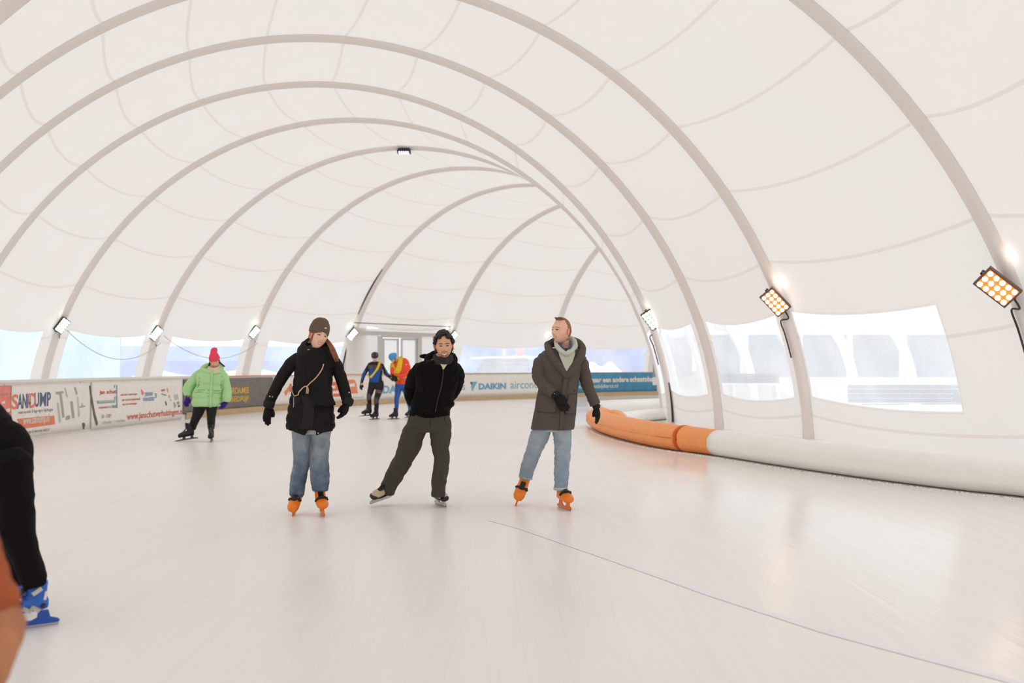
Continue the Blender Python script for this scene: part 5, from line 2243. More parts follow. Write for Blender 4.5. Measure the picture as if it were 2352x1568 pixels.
coat, cb = garment('wool_coat', mb, M_WOOL, f.r, .0085, 2, folds(.006, (8, 8, 6), 17))
for pts in ([(1253, 823, 0, 18), (1243, 838, -.01, 18), (1238, 858, -.03, 16.5), (1243, 876, -.07, 15), (1257, 892, -.13, 13), (1273, 905, -.18, 11.6)],
            [(1328, 823, 0, 17), (1337, 840, 0, 15.5), (1343, 862, 0, 14.5), (1349, 884, 0, 13.4), (1358, 906, 0, 12.4), (1367, 928, 0, 11.8)]):
    mb = MB()
    f.limb(mb, pts, wr=.16, fr=20, seed=pts[0][0], steps=10)
    garment('sleeve', mb, M_WOOL, coat, .0075, 1, folds(.006, (12, 12, 22), 6))
# hood of the coat lying open on the shoulders
mb = MB()
f.limb(mb, [(1258, 790, .02, 8), (1262, 806, -.09, 9), (1275, 828, -.14, 9), (1290, 848, -.155, 8), (1301, 866, -.155, 5)], sq=1)
f.limb(mb, [(1338, 798, .02, 8), (1336, 812, -.09, 9), (1327, 830, -.14, 9), (1312, 850, -.155, 8), (1303, 866, -.155, 5)])
f.limb(mb, [(1258, 792, .02, 8), (1275, 786, .12, 11), (1300, 783, .15, 12), (1325, 788, .12, 11), (1338, 798, .02, 8)])
hoodp, _ = garment('coat_hood', mb, M_WOOL, coat, .0085, 2, folds(.005, (14, 14, 18), 9))
for (pts) in ([(1259, 788), (1263, 780), (1267, 779), (1266, 786), (1262, 789)], [(1328, 798), (1334, 799), (1340, 801), (1334, 803)]):
    mb = MB()
    mb.tube(catmull([f.P(x, y, -.05) for x, y in pts], 4), .003, 5)
    mb.build('toggle_cord', M_BLKF, hoodp)
M_MINT = mat('hoodie_mint', srgb(206, 210, 192), .9, bump=.3, bscale=130)
ho = f.rows('hoodie', cb, [(811, 1283, 1319), (818, 1285, 1318), (826, 1288, 1315), (840, 1294, 1310), (850, 1298, 1306), (857, 1301, 1303)], M_MINT, f.r, 10, .016, .010)
mb = MB()
f.limb(mb, [(1277, 784, -.0, 5), (1281, 797, -.12, 6), (1297, 811, -.165, 5.4), (1309, 808, -.15, 6), (1320, 795, -.05, 7), (1317, 782, .04, 7)])
f.limb(mb, [(1279, 783, 0, 5.5), (1287, 779, .08, 7), (1302, 776, .10, 8), (1316, 781, .04, 7)])
garment('hoodie_hood', mb, M_MINT, ho, .007, 2, folds(.004, (20, 20, 20), 3))
for x_ in (1293, 1310):
    mb = MB()
    mb.tube([f.P(x_, 811, -.190), f.P(x_ - 1, 820, -.195), f.P(x_ - 2, 829, -.195)], .003, 5)
    mb.build('hoodie_string', M_MINT, ho)
M_PLAID = mat('shirt_collar_blue', srgb(76, 86, 118), .8, var=.5, vscale=120)
for pts in ([(1283, 789, -.10, 2.6), (1289, 797, -.14, 3.4), (1298, 806, -.16, 2.4)], [(1304, 805, -.15, 2.6), (1310, 795, -.13, 3.8), (1310, 784, -.06, 3)]):
    mb = MB()
    f.limb(mb, pts)
    mb.build('shirt_collar', M_PLAID, f.r, smooth=True)
f.rows('front_placket', cb, [(866, 1296, 1308), (890, 1291, 1301), (930, 1287, 1296), (985, 1285, 1293)], M_WOOL, coat, 4, .008, .006)
f.cord('placket_edge', cb, [(1336, 812), (1322, 838), (1308, 862), (1298, 884), (1293, 920), (1294, 986)], .0035, M_WOOLD, coat, .006)
for rws in ([(906, 1239, 1278, 910), (925, 1237, 1277, 928), (945, 1235, 1276, 948)], [(905, 1306, 1322), (925, 1301, 1321), (950, 1299, 1319)]):
    pk = f.rows('patch_pocket', cb, rws, M_WOOL, coat, 6, .006, .006)
    f.cord('pocket_seam', cb, [(rws[-1][1], rws[-1][0]), (rws[-1][2], rws[-1][3] if len(rws[-1]) > 3 else rws[-1][0])], .004, M_WOOLD, pk, .010)
f.studs(cb, [(1290, 838), (1315, 844), (1291, 874), (1298, 875), (1319, 897)], .005, M_HOUSD, coat)
f.glove(f.P(1277, 909, -.19), f.P(1299, 937, -.22), 1, M_GLOVE, curl=.45, size=1.10, palm=(-.2, .9, .0), cuffm=M_BLKF, cufflen=.035, cuffr=.044)
f.glove(f.P(1370, 935, .0), f.P(1377, 972, -.02), -1, M_BLKF, curl=.45, size=.98, palm=(-.7, -.3, .0), cuffm=M_BLKF, cufflen=.025, cuffr=.038)
f.cord('cuff_stud', cb, [(1272, 903), (1273, 904)], .004, M_SILV, f.r, .12)
M_JEAN2 = denim('denim_light_blue', srgb(140, 158, 176), srgb(176, 186, 190), .0, 1.3)
mb = MB()
f.torso(mb, [(950, 1240, 1304, .0, .11), (975, 1228, 1308, .0, .115), (990, 1222, 1312, .0, .11)])
f.limb(mb, [(1245, 975, 0, 19), (1242, 992, 0.02, 21.5), (1235, 1012, .05, 20.5), (1226, 1036, .08, 17.8), (1216, 1062, .15, 17), (1210, 1083, .2, 15.8), (1207, 1096, .22, 15)], wr=.045, fr=18, seed=2)
f.limb(mb, [(1291, 975, 0, 19), (1291, 992, 0, 21.5), (1292, 1015, 0, 19.5), (1292, 1044, 0, 18), (1290, 1075, 0, 17), (1289, 1103, 0, 16), (1288, 1122, 0, 15)], wr=.045, fr=18, seed=7)
jn, jb = garment('jeans', mb, M_JEAN2, f.r, .008, 1, folds(.010, (12, 12, 14), 31))
M_CUFF = mat('denim_turn_up', srgb(186, 198, 200), .85)
for (a_, b_, r_) in (((1208.4, 1091, .22), (1206.5, 1098, .22), 16.6), ((1288, 1118, 0), (1288, 1125, 0), 16.8)):
    mb = MB()
    pa, pb = f.P(*a_), f.P(*b_)
    mb.tube([pa, pa.lerp(pb, .08), pa.lerp(pb, .92), pb], [r_ * .93 / f.k, r_ / f.k, r_ / f.k, r_ * .93 / f.k], 22)
    mb.build('turn_up', M_CUFF, jn, smooth=True)
skate(f, ankle(f.P(1206, 1099, .22), (-.25, -.80, -.52), (.25, -.50, .85), .22), (-.25, -.80, -.52), (.25, -.50, .85), OR, 'hard', 1.06, top=.235, label='orange rental skate lifted behind')
skate(f, G(1297, 1169), (.35, -.93, 0), (-.05, 0, 1), OR, 'hard', 1.02, top=.24, label='orange rental skate on the ice')

# ------------------------------------------------------------------ 4 skater in the green coat
f = Fig(18.45, (455, 1012), 'skater in a puffy light green coat and bright pink-red hat looking down at the ice')
hd = Head(f, 493, 829.5, -.07, yaw=6, pitch=20, roll=-4, scale=1.04)
body, bb = shell_body(f, hd, [(490, 852, 0, 6.5), (492, 842, -.02, 6.5)],
                      [(848, 478, 502, 0, .07), (856, 466, 508, 0, .11), (890, 462, 500, 0, .11), (935, 458, 495, 0, .12)],
                      [[(462, 858, 0, 5), (440, 888, 0, 4), (431, 912, -.03, 3.2)], [(508, 858, 0, 5), (521, 888, 0, 4), (520, 922, 0, 3.2)],
                       [(462, 932, 0, 10), (450, 960, 0, 6), (441, 990, .05, 4.5)], [(486, 932, 0, 10), (485, 957, 0, 6), (485, 990, 0, 4.5)]],
                      M_SKIN2, voxel=.008, face=dict(smile=0, openm=0, mouthw=.018, closed=True))
M_GREEN = mat('down_coat_green', srgb(178, 226, 160), .55, bump=.2, bscale=30, var=.03)
M_GREEND = mat('coat_seam_green', srgb(120, 188, 104), .6)
mb = MB()
f.torso(mb, [(846, 472, 508, 0, .12), (851, 459, 515, 0, .16), (860, 454, 518, 0, .20), (880, 452, 516, 0, .21), (897, 447, 512, 0, .20), (908, 443, 511, 0, .22), (924, 442, 509, 0, .22), (932, 446, 503, 0, .20)], wr=.02)
coat, cb = garment('down_coat', mb, M_GREEN, f.r, .013, 3, quilt(folds(.012, (7, 7, 7), 3), .24, .030, .08))
for pts in ([(462, 856, 0, 10.5), (450, 867, 0, 11), (440, 880, 0, 11.3), (432, 893, -.02, 11.8), (431, 907, -.03, 9)],
            [(506, 856, 0, 10.5), (514, 866, 0, 10.5), (518.5, 882, 0, 10), (521.5, 898, 0, 10.3), (520.5, 912, -.02, 10.5), (519.5, 921, -.02, 8.5)]):
    mb = MB()
    f.limb(mb, pts, wr=.10, fr=12, seed=pts[0][0], steps=8)
    garment('sleeve', mb, M_GREEN, coat, .013, 2, folds(.010, (9, 9, 9), 6))
mb = MB()
ring = [f.P(487, 850, 0) + Vector((.17 * math.cos(2 * PI * i / 20), .15 * math.sin(2 * PI * i / 20), .04 + .07 * math.sin(2 * PI * i / 20))) for i in range(21)]
mb.tube(ring, .045, 12)
garment('collar', mb, M_GREEN, coat, .013, 2, folds(.008, (12, 12, 12), 5))
f.rows('front_placket', cb, [(852, 486, 491), (880, 483.5, 488.5), (910, 481, 486.5), (933, 480, 486)], M_GREEN, coat, 3, .012, .012)
f.cord('placket_seam', cb, [(488.5, 856), (485.5, 880), (483.5, 905), (481.5, 930)], .008, M_GREEND, coat, .008)
for pts in ([(447, 897), (460, 895), (480, 896)], [(490, 897), (503, 897), (511, 896)], [(447, 902), (462, 900), (479, 903)], [(491, 902), (503, 903), (509, 902)], [(458, 866), (457, 880), (453, 890)], [(510, 862), (508, 880), (508, 893)], [(491, 861), (500, 858), (509, 858)]):
    f.cord('stitch_line', cb, pts, .006, M_GREEND, coat, .002)
mb = MB()
for (rx, zz, rr) in ((.085, .03, .035), (.10, -.03, .045)):
    mb.tube([f.P(492, 848.5, -.05) + Vector((rx * math.cos(2 * PI * i / 20), rx * math.sin(2 * PI * i / 20), zz + .03 * math.sin(2 * PI * i / 20))) for i in range(21)], rr, 10)
garment('scarf', mb, mat('scarf_cream', srgb(232, 212, 190), .9), f.r, .010, 2, folds(.006, (20, 20, 20), 2))
mb = tube_local(hd, [(0, .012, .038), (0, .010, .065), (0, .012, .10), (0, .02, .14), (0, .035, .17), (.01, .05, .205), (.01, .055, .235)], [.112, .112, .100, .078, .066, .066, .040], .86)
garment('knitted_hat', mb, mat('hat_red_pink', srgb(248, 74, 96), .9, bump=.5, bscale=60), f.r, .008, 2)
strands('hair', lambda i, r: (lambda sg, a: [hd.T(sg * .075, .0 + a, .02), hd.T(sg * (.092 + a), .0, -.04), hd.T(sg * (.105 + a) + (.03 if sg > 0 else 0), .0, -.085), hd.T(sg * (.10 + a) + (.055 if sg > 0 else .01), -.01, -.11)])(r.choice((-1, 1)), r.uniform(-.015, .015)),
        70, M_DHAIR, f.r, .006, 4)
M_PURP = mat('glove_purple', srgb(58, 22, 132), .8)
f.glove(f.P(431, 913, -.03), f.P(428, 926, -.03), 1, M_PURP, curl=.6, size=1.05, palm=(.4, -.8, 0), thick=1.3)
f.glove(f.P(520, 924, -.03), f.P(513, 933, -.06), -1, M_PURP, curl=.6, size=1.05, palm=(-.4, -.8, 0), thick=1.3)
M_LEG = mat('leggings_black', srgb(20, 18, 20), .8)
mb = MB()
f.torso(mb, [(918, 452, 502, 0, .14), (930, 446, 499, 0, .14), (938, 446, 498, 0, .12)])
f.limb(mb, [(459, 932, 0, 14), (455, 947, 0, 12.3), (449.5, 960, .0, 10), (445, 972, .02, 8.8), (441.5, 984, .05, 7.4)], wr=.04, fr=12)
f.limb(mb, [(486, 932, 0, 13.5), (486, 945, 0, 11.5), (485, 957, 0, 9.6), (485, 972, 0, 8.4), (485, 984, 0, 7.4)], wr=.04, fr=12, seed=4)
garment('leggings', mb, M_LEG, f.r, .012, 2, folds(.006, (10, 10, 8), 5))
SB = dict(shell=mat('skate_boot_black', srgb(40, 34, 36), .5), tongue=M_LEG, cap=mat('skate_sole_black', srgb(24, 22, 24), .5), lace=mat('lace_grey', srgb(176, 160, 156), .8), holder=mat('holder_dark', srgb(70, 78, 80), .4))
skate(f, f.P(431, 1010, -.02), (-.86, -.45, -.12), (.25, 0, .95), SB, 'speed', 1.08)
skate(f, G(486.5, 1014), (.18, -.97, 0), (-.10, 0, 1), SB, 'speed', 1.08)

# ------------------------------------------------------------------ 5 skater with the black helmet
f = Fig(25.9, (856, 962), 'skater in a black helmet and blue and black suit with a yellow shoulder strap')
hd = Head(f, 861, 820, -.10, yaw=6, pitch=22, roll=0, scale=1.0)
body, bb = shell_body(f, hd, [(861, 836, 0, 5), (861, 828, -.04, 5)],
                      [(834, 852, 872, 0, .07), (840, 848, 876, 0, .10), (860, 849, 874, 0, .10), (885, 848, 880, .05, .12)],
                      [[(848, 840, 0, 3.6), (835, 862, 0, 3), (830, 884, -.05, 2.4)], [(876, 840, 0, 3.6), (886, 860, -.05, 3), (900, 868, -.2, 2.4)],
                       [(853, 888, .05, 5), (847, 912, -.05, 2.8), (849.5, 934, .02, 1.6)], [(873, 888, .05, 5), (864, 919, -.09, 2.6), (865, 938, -.02, 1.6)]],
                      M_SKIN, voxel=.009, face=dict(smile=.6, openm=0, mouthw=.02, closed=True))
M_SUIT = mat('suit_black', srgb(26, 24, 26), .7)
M_SUITG = mat('suit_grey', srgb(88, 80, 84), .8)
M_SUITB = mat('suit_blue', srgb(14, 84, 168), .7)
mb = MB()
f.torso(mb, [(830, 855, 869, 0, .08), (834, 846, 877, 0, .11), (842, 844, 880, 0, .125), (855, 847, 878, 0, .13), (868, 848, 877, .0, .13), (880, 848, 880, .03, .13)])
jk, jb = garment('jersey', mb, M_SUIT, f.r, .013, 2, folds(.006, (8, 8, 8), 3))
for pts in ([(849, 838, 0, 5), (843, 848, 0, 4.8), (836, 860, 0, 4.4), (832, 873, -.02, 3.6), (830, 882, -.04, 2.8)], [(876, 838, 0, 5), (882, 850, 0, 5), (888, 859, -.06, 4.4), (896, 865, -.16, 3.4)]):
    mb = MB()
    f.limb(mb, pts, wr=.04)
    o, sv = garment('sleeve', mb, M_SUIT, jk, .012, 2)
    f.rows('sleeve_panel', sv, [(850, 837, 842), (862, 832, 837), (872, 829.5, 833)] if pts[0][0] < 860 else [(850, 885, 888), (856, 886, 892), (862, 889, 897)], M_SUITB, o, 3, .002, .004)
f.rows('chest_panel', jb, [(838, 841.5, 879), (843, 845, 881), (850, 850, 876, 853)], M_SUITG, jk, 8, .003, .004)
f.rows('blue_panel', jb, [(847.5, 848, 872, 849), (855, 848, 873.5), (865, 849, 872), (872, 850, 870.5), (877.5, 852, 870)], M_SUITB, jk, 8, .004, .004)
f.cord('zipper', jb, [(858.5, 834), (858.5, 850), (856, 876)], .006, M_SUIT, jk, .010)
M_YEL = mat('strap_yellow', srgb(240, 204, 40), .6)
f.rows('shoulder_strap', jb, [(829, 870, 876, 831), (838, 867.5, 873), (848, 863, 868.5), (858, 856, 861), (866, 849, 854, 868)], M_YEL, f.r, 3, .014, .006)
f.cord('shoulder_strap', jb, [(849, 867), (846.5, 862), (845.5, 857)], .022, M_YEL, f.r, .01)
mb = MB()
f.torso(mb, [(874, 848, 880, .02, .13), (884, 846, 882, .05, .14), (892, 846, 880, .05, .12)])
f.limb(mb, [(854, 888, .04, 8.5), (850, 902, 0, 7), (847.5, 913, -.05, 5.6), (849, 928, .0, 4.6), (850, 941, .05, 3.6)], wr=.02)
f.limb(mb, [(873, 886, .04, 9), (870, 900, 0, 8), (864.5, 918, -.12, 6), (865, 932, -.05, 5.2), (865, 948, 0, 3.8)], wr=.02)
tg, tb = garment('tights', mb, M_SUIT, f.r, .013, 2)
for (c_, t) in (((847.5, 911.5), -.05), ((863.5, 920), -.12)):
    mb = MB()
    mb.ell(f.P(c_[0], c_[1], t - .045), (.055, .035, .085))
    mb.build('knee_pad', M_SUITG, f.r, smooth=True)
M_STR = mat('stripe_tan', srgb(150, 116, 100), .8)
for dy in (0, 4.2):
    f.rows('thigh_stripe', tb, [(893.5 + dy, 861.5, 877, 897.5 + dy), (895.4 + dy, 861.5, 876.5, 899.4 + dy)], M_STR, tg, 5, .004, .004)


def helmet(f, hd, m, vents=None, label=None):
    mb = tube_local(hd, [(0, .005, .018), (0, .0, .05), (0, .0, .09), (0, .004, .125), (0, .01, .145)], [.108, .118, .112, .080, .03], .80)
    o, b = garment('helmet', mb, m, f.r, .009, 2)
    if vents:
        for i in range(7):
            a = (i - 3) * .24
            mb = MB()
            P = [hd.T(math.sin(a) * .105 * math.sin(t) * .9, -.118 * math.cos(a * .8) * math.sin(t), .03 + .122 * math.cos(t)) for t in [1.25 - .2 * j for j in range(6)]]
            mb.tube(P, .010, 6)
            mb.build('helmet_rib', vents, o, smooth=True)
    return o


helmet(f, hd, mat('helmet_black', srgb(30, 26, 32), .4), mat('helmet_rib_grey', srgb(104, 96, 104), .35))
f.glove(f.P(830, 881, -.04), f.P(829, 889, -.05), 1, M_SUIT, curl=.4, size=1.0, palm=(.5, -.5, 0), thick=1.2)
f.glove(f.P(896, 866, -.17), f.P(903, 871, -.2), 1, M_SUIT, curl=.8, size=1.1, palm=(0, -1, 0), thick=1.4)
skate(f, f.P(843.5, 955, -.02), (-.80, -.55, -.05), (.15, 0, 1), SB, 'speed', 1.05)
skate(f, G(861, 963), (-.55, -.83, 0), (0, 0, 1), SB, 'speed', 1.05)

# ------------------------------------------------------------------ 6 skater in red
f = Fig(26.1, (915, 962), 'skater in a red-orange jacket, yellow scarf, blue tights and sky-blue helmet bending over his hands')
hd = Head(f, 904.5, 822, -.10, yaw=-48, pitch=38, roll=8, scale=1.05)
body, bb = shell_body(f, hd, [(917, 838, 0, 5), (910, 828, -.05, 5)],
                      [(838, 905, 930, 0, .07), (845, 903, 934, 0, .11), (862, 906, 937, 0, .11), (888, 910, 938, .05, .12)],
                      [[(906, 848, -.1, 3.6), (902, 862, -.2, 3), (903, 868, -.25, 2.4)], [(935, 846, 0, 3.6), (934, 864, -.08, 3), (906, 864, -.25, 2.4)],
                       [(915, 888, .05, 5), (912, 916, -.03, 2.8), (910.5, 938, .0, 1.6)], [(930, 888, .05, 5), (935, 915, -.03, 2.6), (940, 934, .06, 1.6)]],
                      M_SKIN3, voxel=.009, face=dict(smile=0, openm=0, mouthw=.02, closed=True), facem=FM2)
M_REDJ = mat('jacket_red_orange', srgb(250, 84, 46), .6)
mb = MB()
f.torso(mb, [(822, 921, 931, .02, .08), (827, 908, 937, .02, .12), (834, 901, 940, .02, .14), (848, 899, 941, .02, .15), (862, 903, 941, .02, .15), (875, 907, 940, .03, .145), (882, 909, 939, .04, .14)], wr=.01)
jk, jb = garment('jacket', mb, M_REDJ, f.r, .013, 2, folds(.007, (7, 7, 7), 3))
for pts in ([(937, 840, 0, 6), (937, 852, -.06, 5.6), (930, 861, -.15, 5), (916, 863, -.22, 4.4), (904, 862, -.26, 3.6)], [(904, 842, -.05, 5), (901, 852, -.16, 4.6), (901, 861, -.22, 4)]):
    mb = MB()
    f.limb(mb, pts, wr=.04)
    garment('sleeve', mb, M_REDJ, jk, .012, 2)
M_YEL2 = mat('scarf_yellow', srgb(250, 206, 34), .6, var=.06)
ys = f.rows('scarf', jb, [(816, 915, 924), (828, 915, 925), (840, 912, 924), (852, 907, 921), (858, 903, 917)], M_YEL2, f.r, 6, .025, .020)
f.rows('scarf_end', jb, [(834, 899, 905), (845, 899, 909), (855, 900, 914), (860, 903, 915)], M_YEL2, ys, 5, .022, .016)
f.rows('scarf_end', jb, [(867, 907, 919), (870, 908, 918), (873, 911, 917)], M_YEL2, ys, 4, .022, .012)
f.rows('logo', jb, [(836, 931.5, 935), (838, 931.5, 935)], M_PWH, jk, 2, .004, .002)
f.cord('jacket_zip', jb, [(917, 874), (919, 882)], .006, M_SUIT, jk, .004)
f.cord('pocket_zip', jb, [(935, 860), (937, 868)], .006, M_SUIT, jk, .004)
mb = MB()
M_TBL = mat('tights_blue', srgb(52, 96, 178), .7)
f.torso(mb, [(876, 909, 938, .03, .13), (886, 907, 939, .05, .13), (892, 907, 938, .05, .11)])
f.limb(mb, [(915, 888, .04, 8.5), (914, 902, 0, 7), (911, 915, -.04, 5.6), (911, 930, .0, 5), (910.5, 946, .0, 3.6)], wr=.02)
f.limb(mb, [(930, 888, .04, 8.5), (933, 902, 0, 6.6), (936, 916, -.04, 5.2), (940, 930, .05, 4.6), (942, 942, .1, 3.4)], wr=.02)
garment('tights', mb, M_TBL, f.r, .013, 2)
hm = helmet(f, hd, mat('helmet_sky_blue', srgb(70, 156, 226), .35))
mb = MB()
mb.tube([hd.T(.080, -.02, .02), hd.T(.074, -.035, -.05), hd.T(.03, -.06, -.112), hd.T(0, -.065, -.118)], .007, 6)
mb.build('chin_strap', M_SUIT, hm, smooth=True)
for sp in ((904, 866, -.27, 909, 872, -.30), (903, 863, -.28, 906, 872, -.3)):
    f.glove(f.P(*sp[:3]), f.P(*sp[3:]), 1, M_SUIT, curl=.9, size=1.1, palm=(0, -1, 0), thick=1.4)
skate(f, G(905, 962.5), (-.75, -.66, 0), (.1, 0, 1), SB, 'speed', 1.0)
skate(f, f.P(939, 959, .12), (-.45, -.88, 0), (.05, 0, 1), SB, 'speed', 1.0)

# ------------------------------------------------------------------ 7 cropped skater at the left edge
f = Fig(5.28, (60, 1440), 'cropped skater in loose black trousers and blue rental skates at the left picture edge')
hd = Head(f, -330, 780, .1, yaw=-70, pitch=20, scale=1.0)
body, bb = shell_body(f, hd, [(-265, 860, .1, 26), (-305, 820, .1, 25)],
                      [(870, -320, -180, .1, .10), (930, -240, -80, .1, .14), (990, -90, 40, .1, .13), (1050, -50, 60, .1, .13)],
                      [[(-240, 890, -.1, 26), (-220, 1050, -.1, 20), (-340, 1120, -.15, 15)], [(-240, 890, .3, 26), (-220, 1050, .35, 20), (-340, 1120, .35, 15)],
                       [(15, 1060, 0, 40), (38, 1210, 0, 26), (76, 1325, 0, 14)], [(5, 1080, .3, 38), (0, 1210, .35, 26), (42, 1315, .4, 13)]],
                      M_SKIN2, voxel=.008, hands=[(f.P(-340, 1122, -.15), f.P(-380, 1150, -.15), 1, .5, 1.0, 1.0, (0, -1, 0)), (f.P(-340, 1122, .35), f.P(-380, 1150, .35), 1, .5, 1.0, 1.0, (0, -1, 0))],
                      face=dict(smile=.5, openm=0))
rnd = random.Random(3)
mb = MB()
for i in range(500):
    th, ph = rnd.uniform(0, PI * .6), rnd.uniform(0, 2 * PI)
    dx, dy, dz = math.sin(th) * math.cos(ph), math.sin(th) * math.sin(ph), math.cos(th)
    if dy < -.1 and dz < .7 or (dz < 0 and dy < .3):
        continue
    mb.ell(hd.T(*(head_point(dx, dy, dz) * 1.05)), (.013, .013, .013), nu=6, nv=5)
garment('short_hair', mb, M_DHAIR, f.r, .006, 1)
M_SWT = mat('sweater_charcoal', srgb(26, 22, 22), .9, spec=.2)
mb = MB()
f.limb(mb, [(-290, 860, .1, 50), (-235, 890, .1, 80), (-150, 925, .1, 78), (-70, 965, .1, 70), (-20, 1000, .1, 62)], 24)
jk, _ = garment('sweater', mb, M_SWT, f.r, .012, 3, folds(.008, (8, 8, 8), 5))
for dz_ in (-.12, .32):
    mb = MB()
    f.limb(mb, [(-245, 890, dz_, 38), (-232, 970, dz_, 32), (-222, 1045, dz_, 28), (-280, 1090, dz_, 25), (-335, 1118, dz_, 21)])
    garment('sleeve', mb, M_SWT, jk, .012, 2)
M_BTR = mat('trousers_black', srgb(14, 11, 11), .9, spec=.2, bump=.2, bscale=120)
mb = MB()
f.limb(mb, [(-30, 1000, .12, 52), (5, 1022, .10, 60), (10, 1050, .08, 61), (14, 1090, .05, 57)], 24)
f.limb(mb, [(16, 1060, .0, 54), (26, 1120, 0, 48), (33, 1180, -.02, 44), (45, 1232, -.03, 37), (64, 1290, 0, 31), (78, 1330, .0, 27), (82, 1345, 0, 22)], 24, wr=.03, fr=9)
f.limb(mb, [(-5, 1080, .28, 50), (0, 1150, .32, 42), (8, 1220, .34, 34), (26, 1280, .38, 27), (42, 1335, .42, 24)], 24, wr=.06, fr=14, seed=5)
tr, tb = garment('trousers', mb, M_BTR, f.r, .009, 2, folds(.007, (9, 9, 7), 8))
BL = dict(shell=mat('skate_blue', srgb(40, 100, 196), .35), tongue=mat('skate_liner_black', srgb(28, 26, 30), .7),
          holder=mat('holder_blue', srgb(38, 84, 178), .35), buckle=M_SILV)
for (pp, toe, lb) in ((G(58, 1443), (-.82, -.57, 0), 'blue rental skate, nearer'), (W(20, 1405, 5.70), (-.80, -.60, 0), 'blue rental skate behind')):
    pp.z = max(pp.z, 0)
    if lb.endswith('behind'):
        pp.z = 0
    b, bv = skate(f, pp, toe, (.05, 0, 1), BL, 'hard', 1.02, label=lb, top=.24)
    if lb.endswith('nearer'):
        for (x_, y_, ang) in ((85, 1357, .5), (81, 1396, -.7), (66, 1412, -.7)):
            h, n = castd(bv, x_, y_, 5.2)
            if h is not None:
                mb = MB()
                a = Vector((math.cos(ang), 0, math.sin(ang)))
                a = (a - n * a.dot(n)).normalized()
                c_ = n.cross(a)
                mb.box(h + n * .006, (.052, .022, .012), Matrix((a, c_, n)).transposed())
                mb.box(h + n * .012, (.036, .010, .012), Matrix((a, c_, n)).transposed())
                mb.build('buckle', M_SILV, b)
        h, n = castd(bv, 99, 1390, 5.2)
        mb = MB()
        mb.disc(h, n, .013, 16, th=.006)
        mb.build('pivot_bolt', M_BLACK, b)
        h, n = castd(bv, 104, 1367, 5.2)
        a = Vector((.75, 0, .66))
        a = (a - n * a.dot(n)).normalized()
        mb = MB()
        mb.box(h + n * .002, (.045, .018, .004), Matrix((a, n.cross(a), n)).transposed())
        mb.build('logo', M_PWH, b)

# ------------------------------------------------------------------ 8 brown coat in the lower left corner
f = Fig(2.45, (-300, 2050), 'out-of-focus person in an orange-brown suede coat cut off at the lower left corner')
hd = Head(f, -430, 560, .1, yaw=60, pitch=5, scale=1.0)
body, bb = shell_body(f, hd, [(-440, 730, .1, 56), (-435, 650, .1, 54)],
                      [(730, -520, -360, .1, .09), (790, -600, -280, .1, .12), (1000, -590, -290, .1, .12), (1250, -590, -300, .1, .13), (1420, -590, -300, .1, .13)],
                      [[(-300, 840, 0, 40), (-160, 1130, -.05, 34), (-40, 1330, -.1, 30)], [(-580, 840, .2, 40), (-620, 1130, .2, 34), (-560, 1350, .1, 28)],
                       [(-380, 1400, .1, 75), (-370, 1750, .05, 50), (-380, 2000, .1, 36)], [(-510, 1400, .1, 75), (-530, 1750, .15, 50), (-550, 2000, .2, 36)]],
                      M_SKIN, voxel=.009, face=dict(smile=.5, openm=0), facem=FM2)
M_SUEDE = mat('suede_orange_brown', srgb(166, 82, 44), .85, bump=.3, bscale=60, var=.5, vscale=6)  # strong tone variation paints in the dark fold creases
M_SHEEP = mat('suede_tan', srgb(190, 128, 92), .85, var=.2, vscale=9)
mb = MB()
f.torso(mb, [(745, -520, -370, .1, .12), (790, -600, -290, .1, .15), (950, -620, -280, .1, .17), (1200, -620, -270, .1, .17), (1450, -650, -250, .1, .20), (1640, -680, -230, .1, .22)], wr=.02)
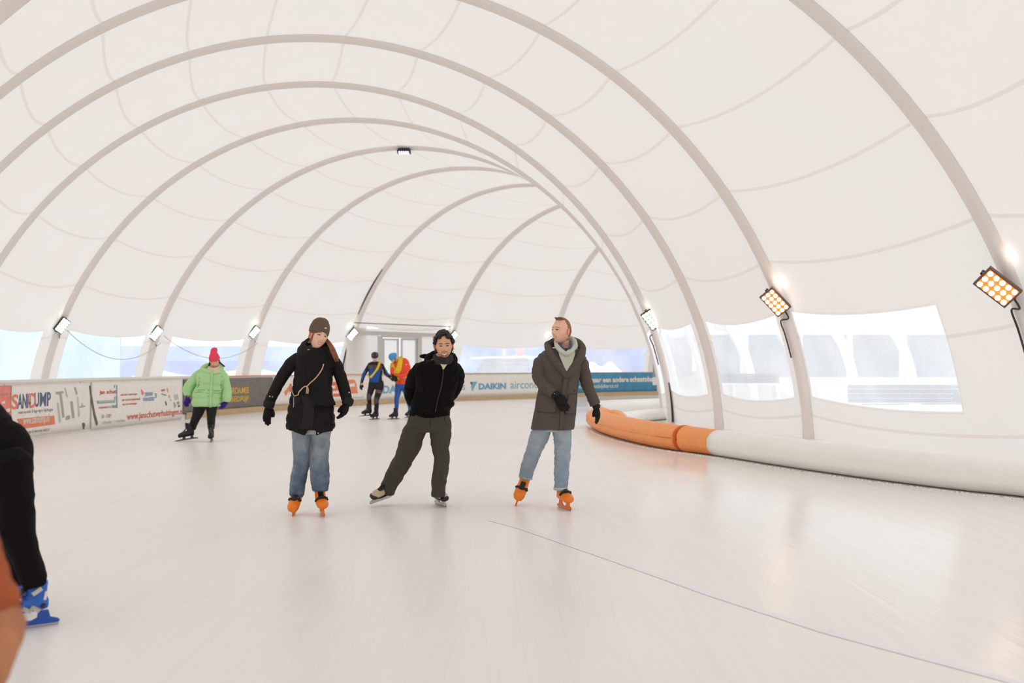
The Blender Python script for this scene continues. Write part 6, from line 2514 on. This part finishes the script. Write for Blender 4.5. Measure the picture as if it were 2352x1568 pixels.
coat, cb = garment('suede_coat', mb, M_SUEDE, f.r, .012, 3, folds(.008, (8, 8, 8), 5))
mb = MB()
f.limb(mb, [(-330, 850, 0, 95), (-215, 1010, -.02, 82), (-120, 1140, -.05, 68), (-74, 1260, -.08, 62), (-42, 1345, -.1, 60), (-24, 1395, -.1, 62), (-40, 1425, -.1, 58)], 24, wr=.06, fr=16)
garment('sleeve', mb, M_SUEDE, coat, .009, 2, folds(.008, (10, 10, 12), 6))
mb = MB()
f.limb(mb, [(-8, 1420, -.1, 63), (-26, 1482, -.12, 61), (-50, 1545, -.14, 60), (-80, 1600, -.16, 52)], 24, wr=.05, fr=20)
garment('sheepskin_cuff', mb, M_SHEEP, coat, .009, 2, folds(.006, (14, 14, 14), 6))
mb = MB()
f.limb(mb, [(-590, 850, .2, 90), (-630, 1000, .2, 80), (-640, 1130, .2, 70), (-590, 1260, .12, 60), (-550, 1360, .08, 52)], 24)
garment('sleeve', mb, M_SUEDE, coat, .011, 2)
f.glove(f.P(-82, 1612, -.16), f.P(-140, 1690, -.16), 1, mat('glove_brown', srgb(92, 62, 44), .7), curl=.6, size=1.05, palm=(0, -1, 0))
f.glove(f.P(-548, 1372, .08), f.P(-530, 1450, .06), 1, M_GLOVE, curl=.6, size=1.05, palm=(0, -1, 0))
mb = MB()
f.limb(mb, [(-385, 1500, .1, 92), (-372, 1750, .05, 70), (-380, 1985, .1, 60)], 20)
f.limb(mb, [(-505, 1500, .1, 92), (-530, 1750, .15, 70), (-548, 1985, .2, 60)], 20)
garment('trousers', mb, M_LEG, f.r, .011, 2)
mb = tube_local(hd, [(0, .012, .02), (0, .010, .06), (0, .010, .09), (0, .012, .125), (0, .018, .148)], [.106, .106, .098, .075, .03], .84)
garment('beanie', mb, M_BEAN, f.r, .007, 2)
for (x_, dd, toe) in ((-380, .1, (.3, -.95, 0)), (-548, .2, (-.1, -1, 0))):
    p = f.P(x_, 2000, dd)
    p.z = 0
    skate(f, p, toe, (0, 0, 1), SB, 'boot', 1.0)
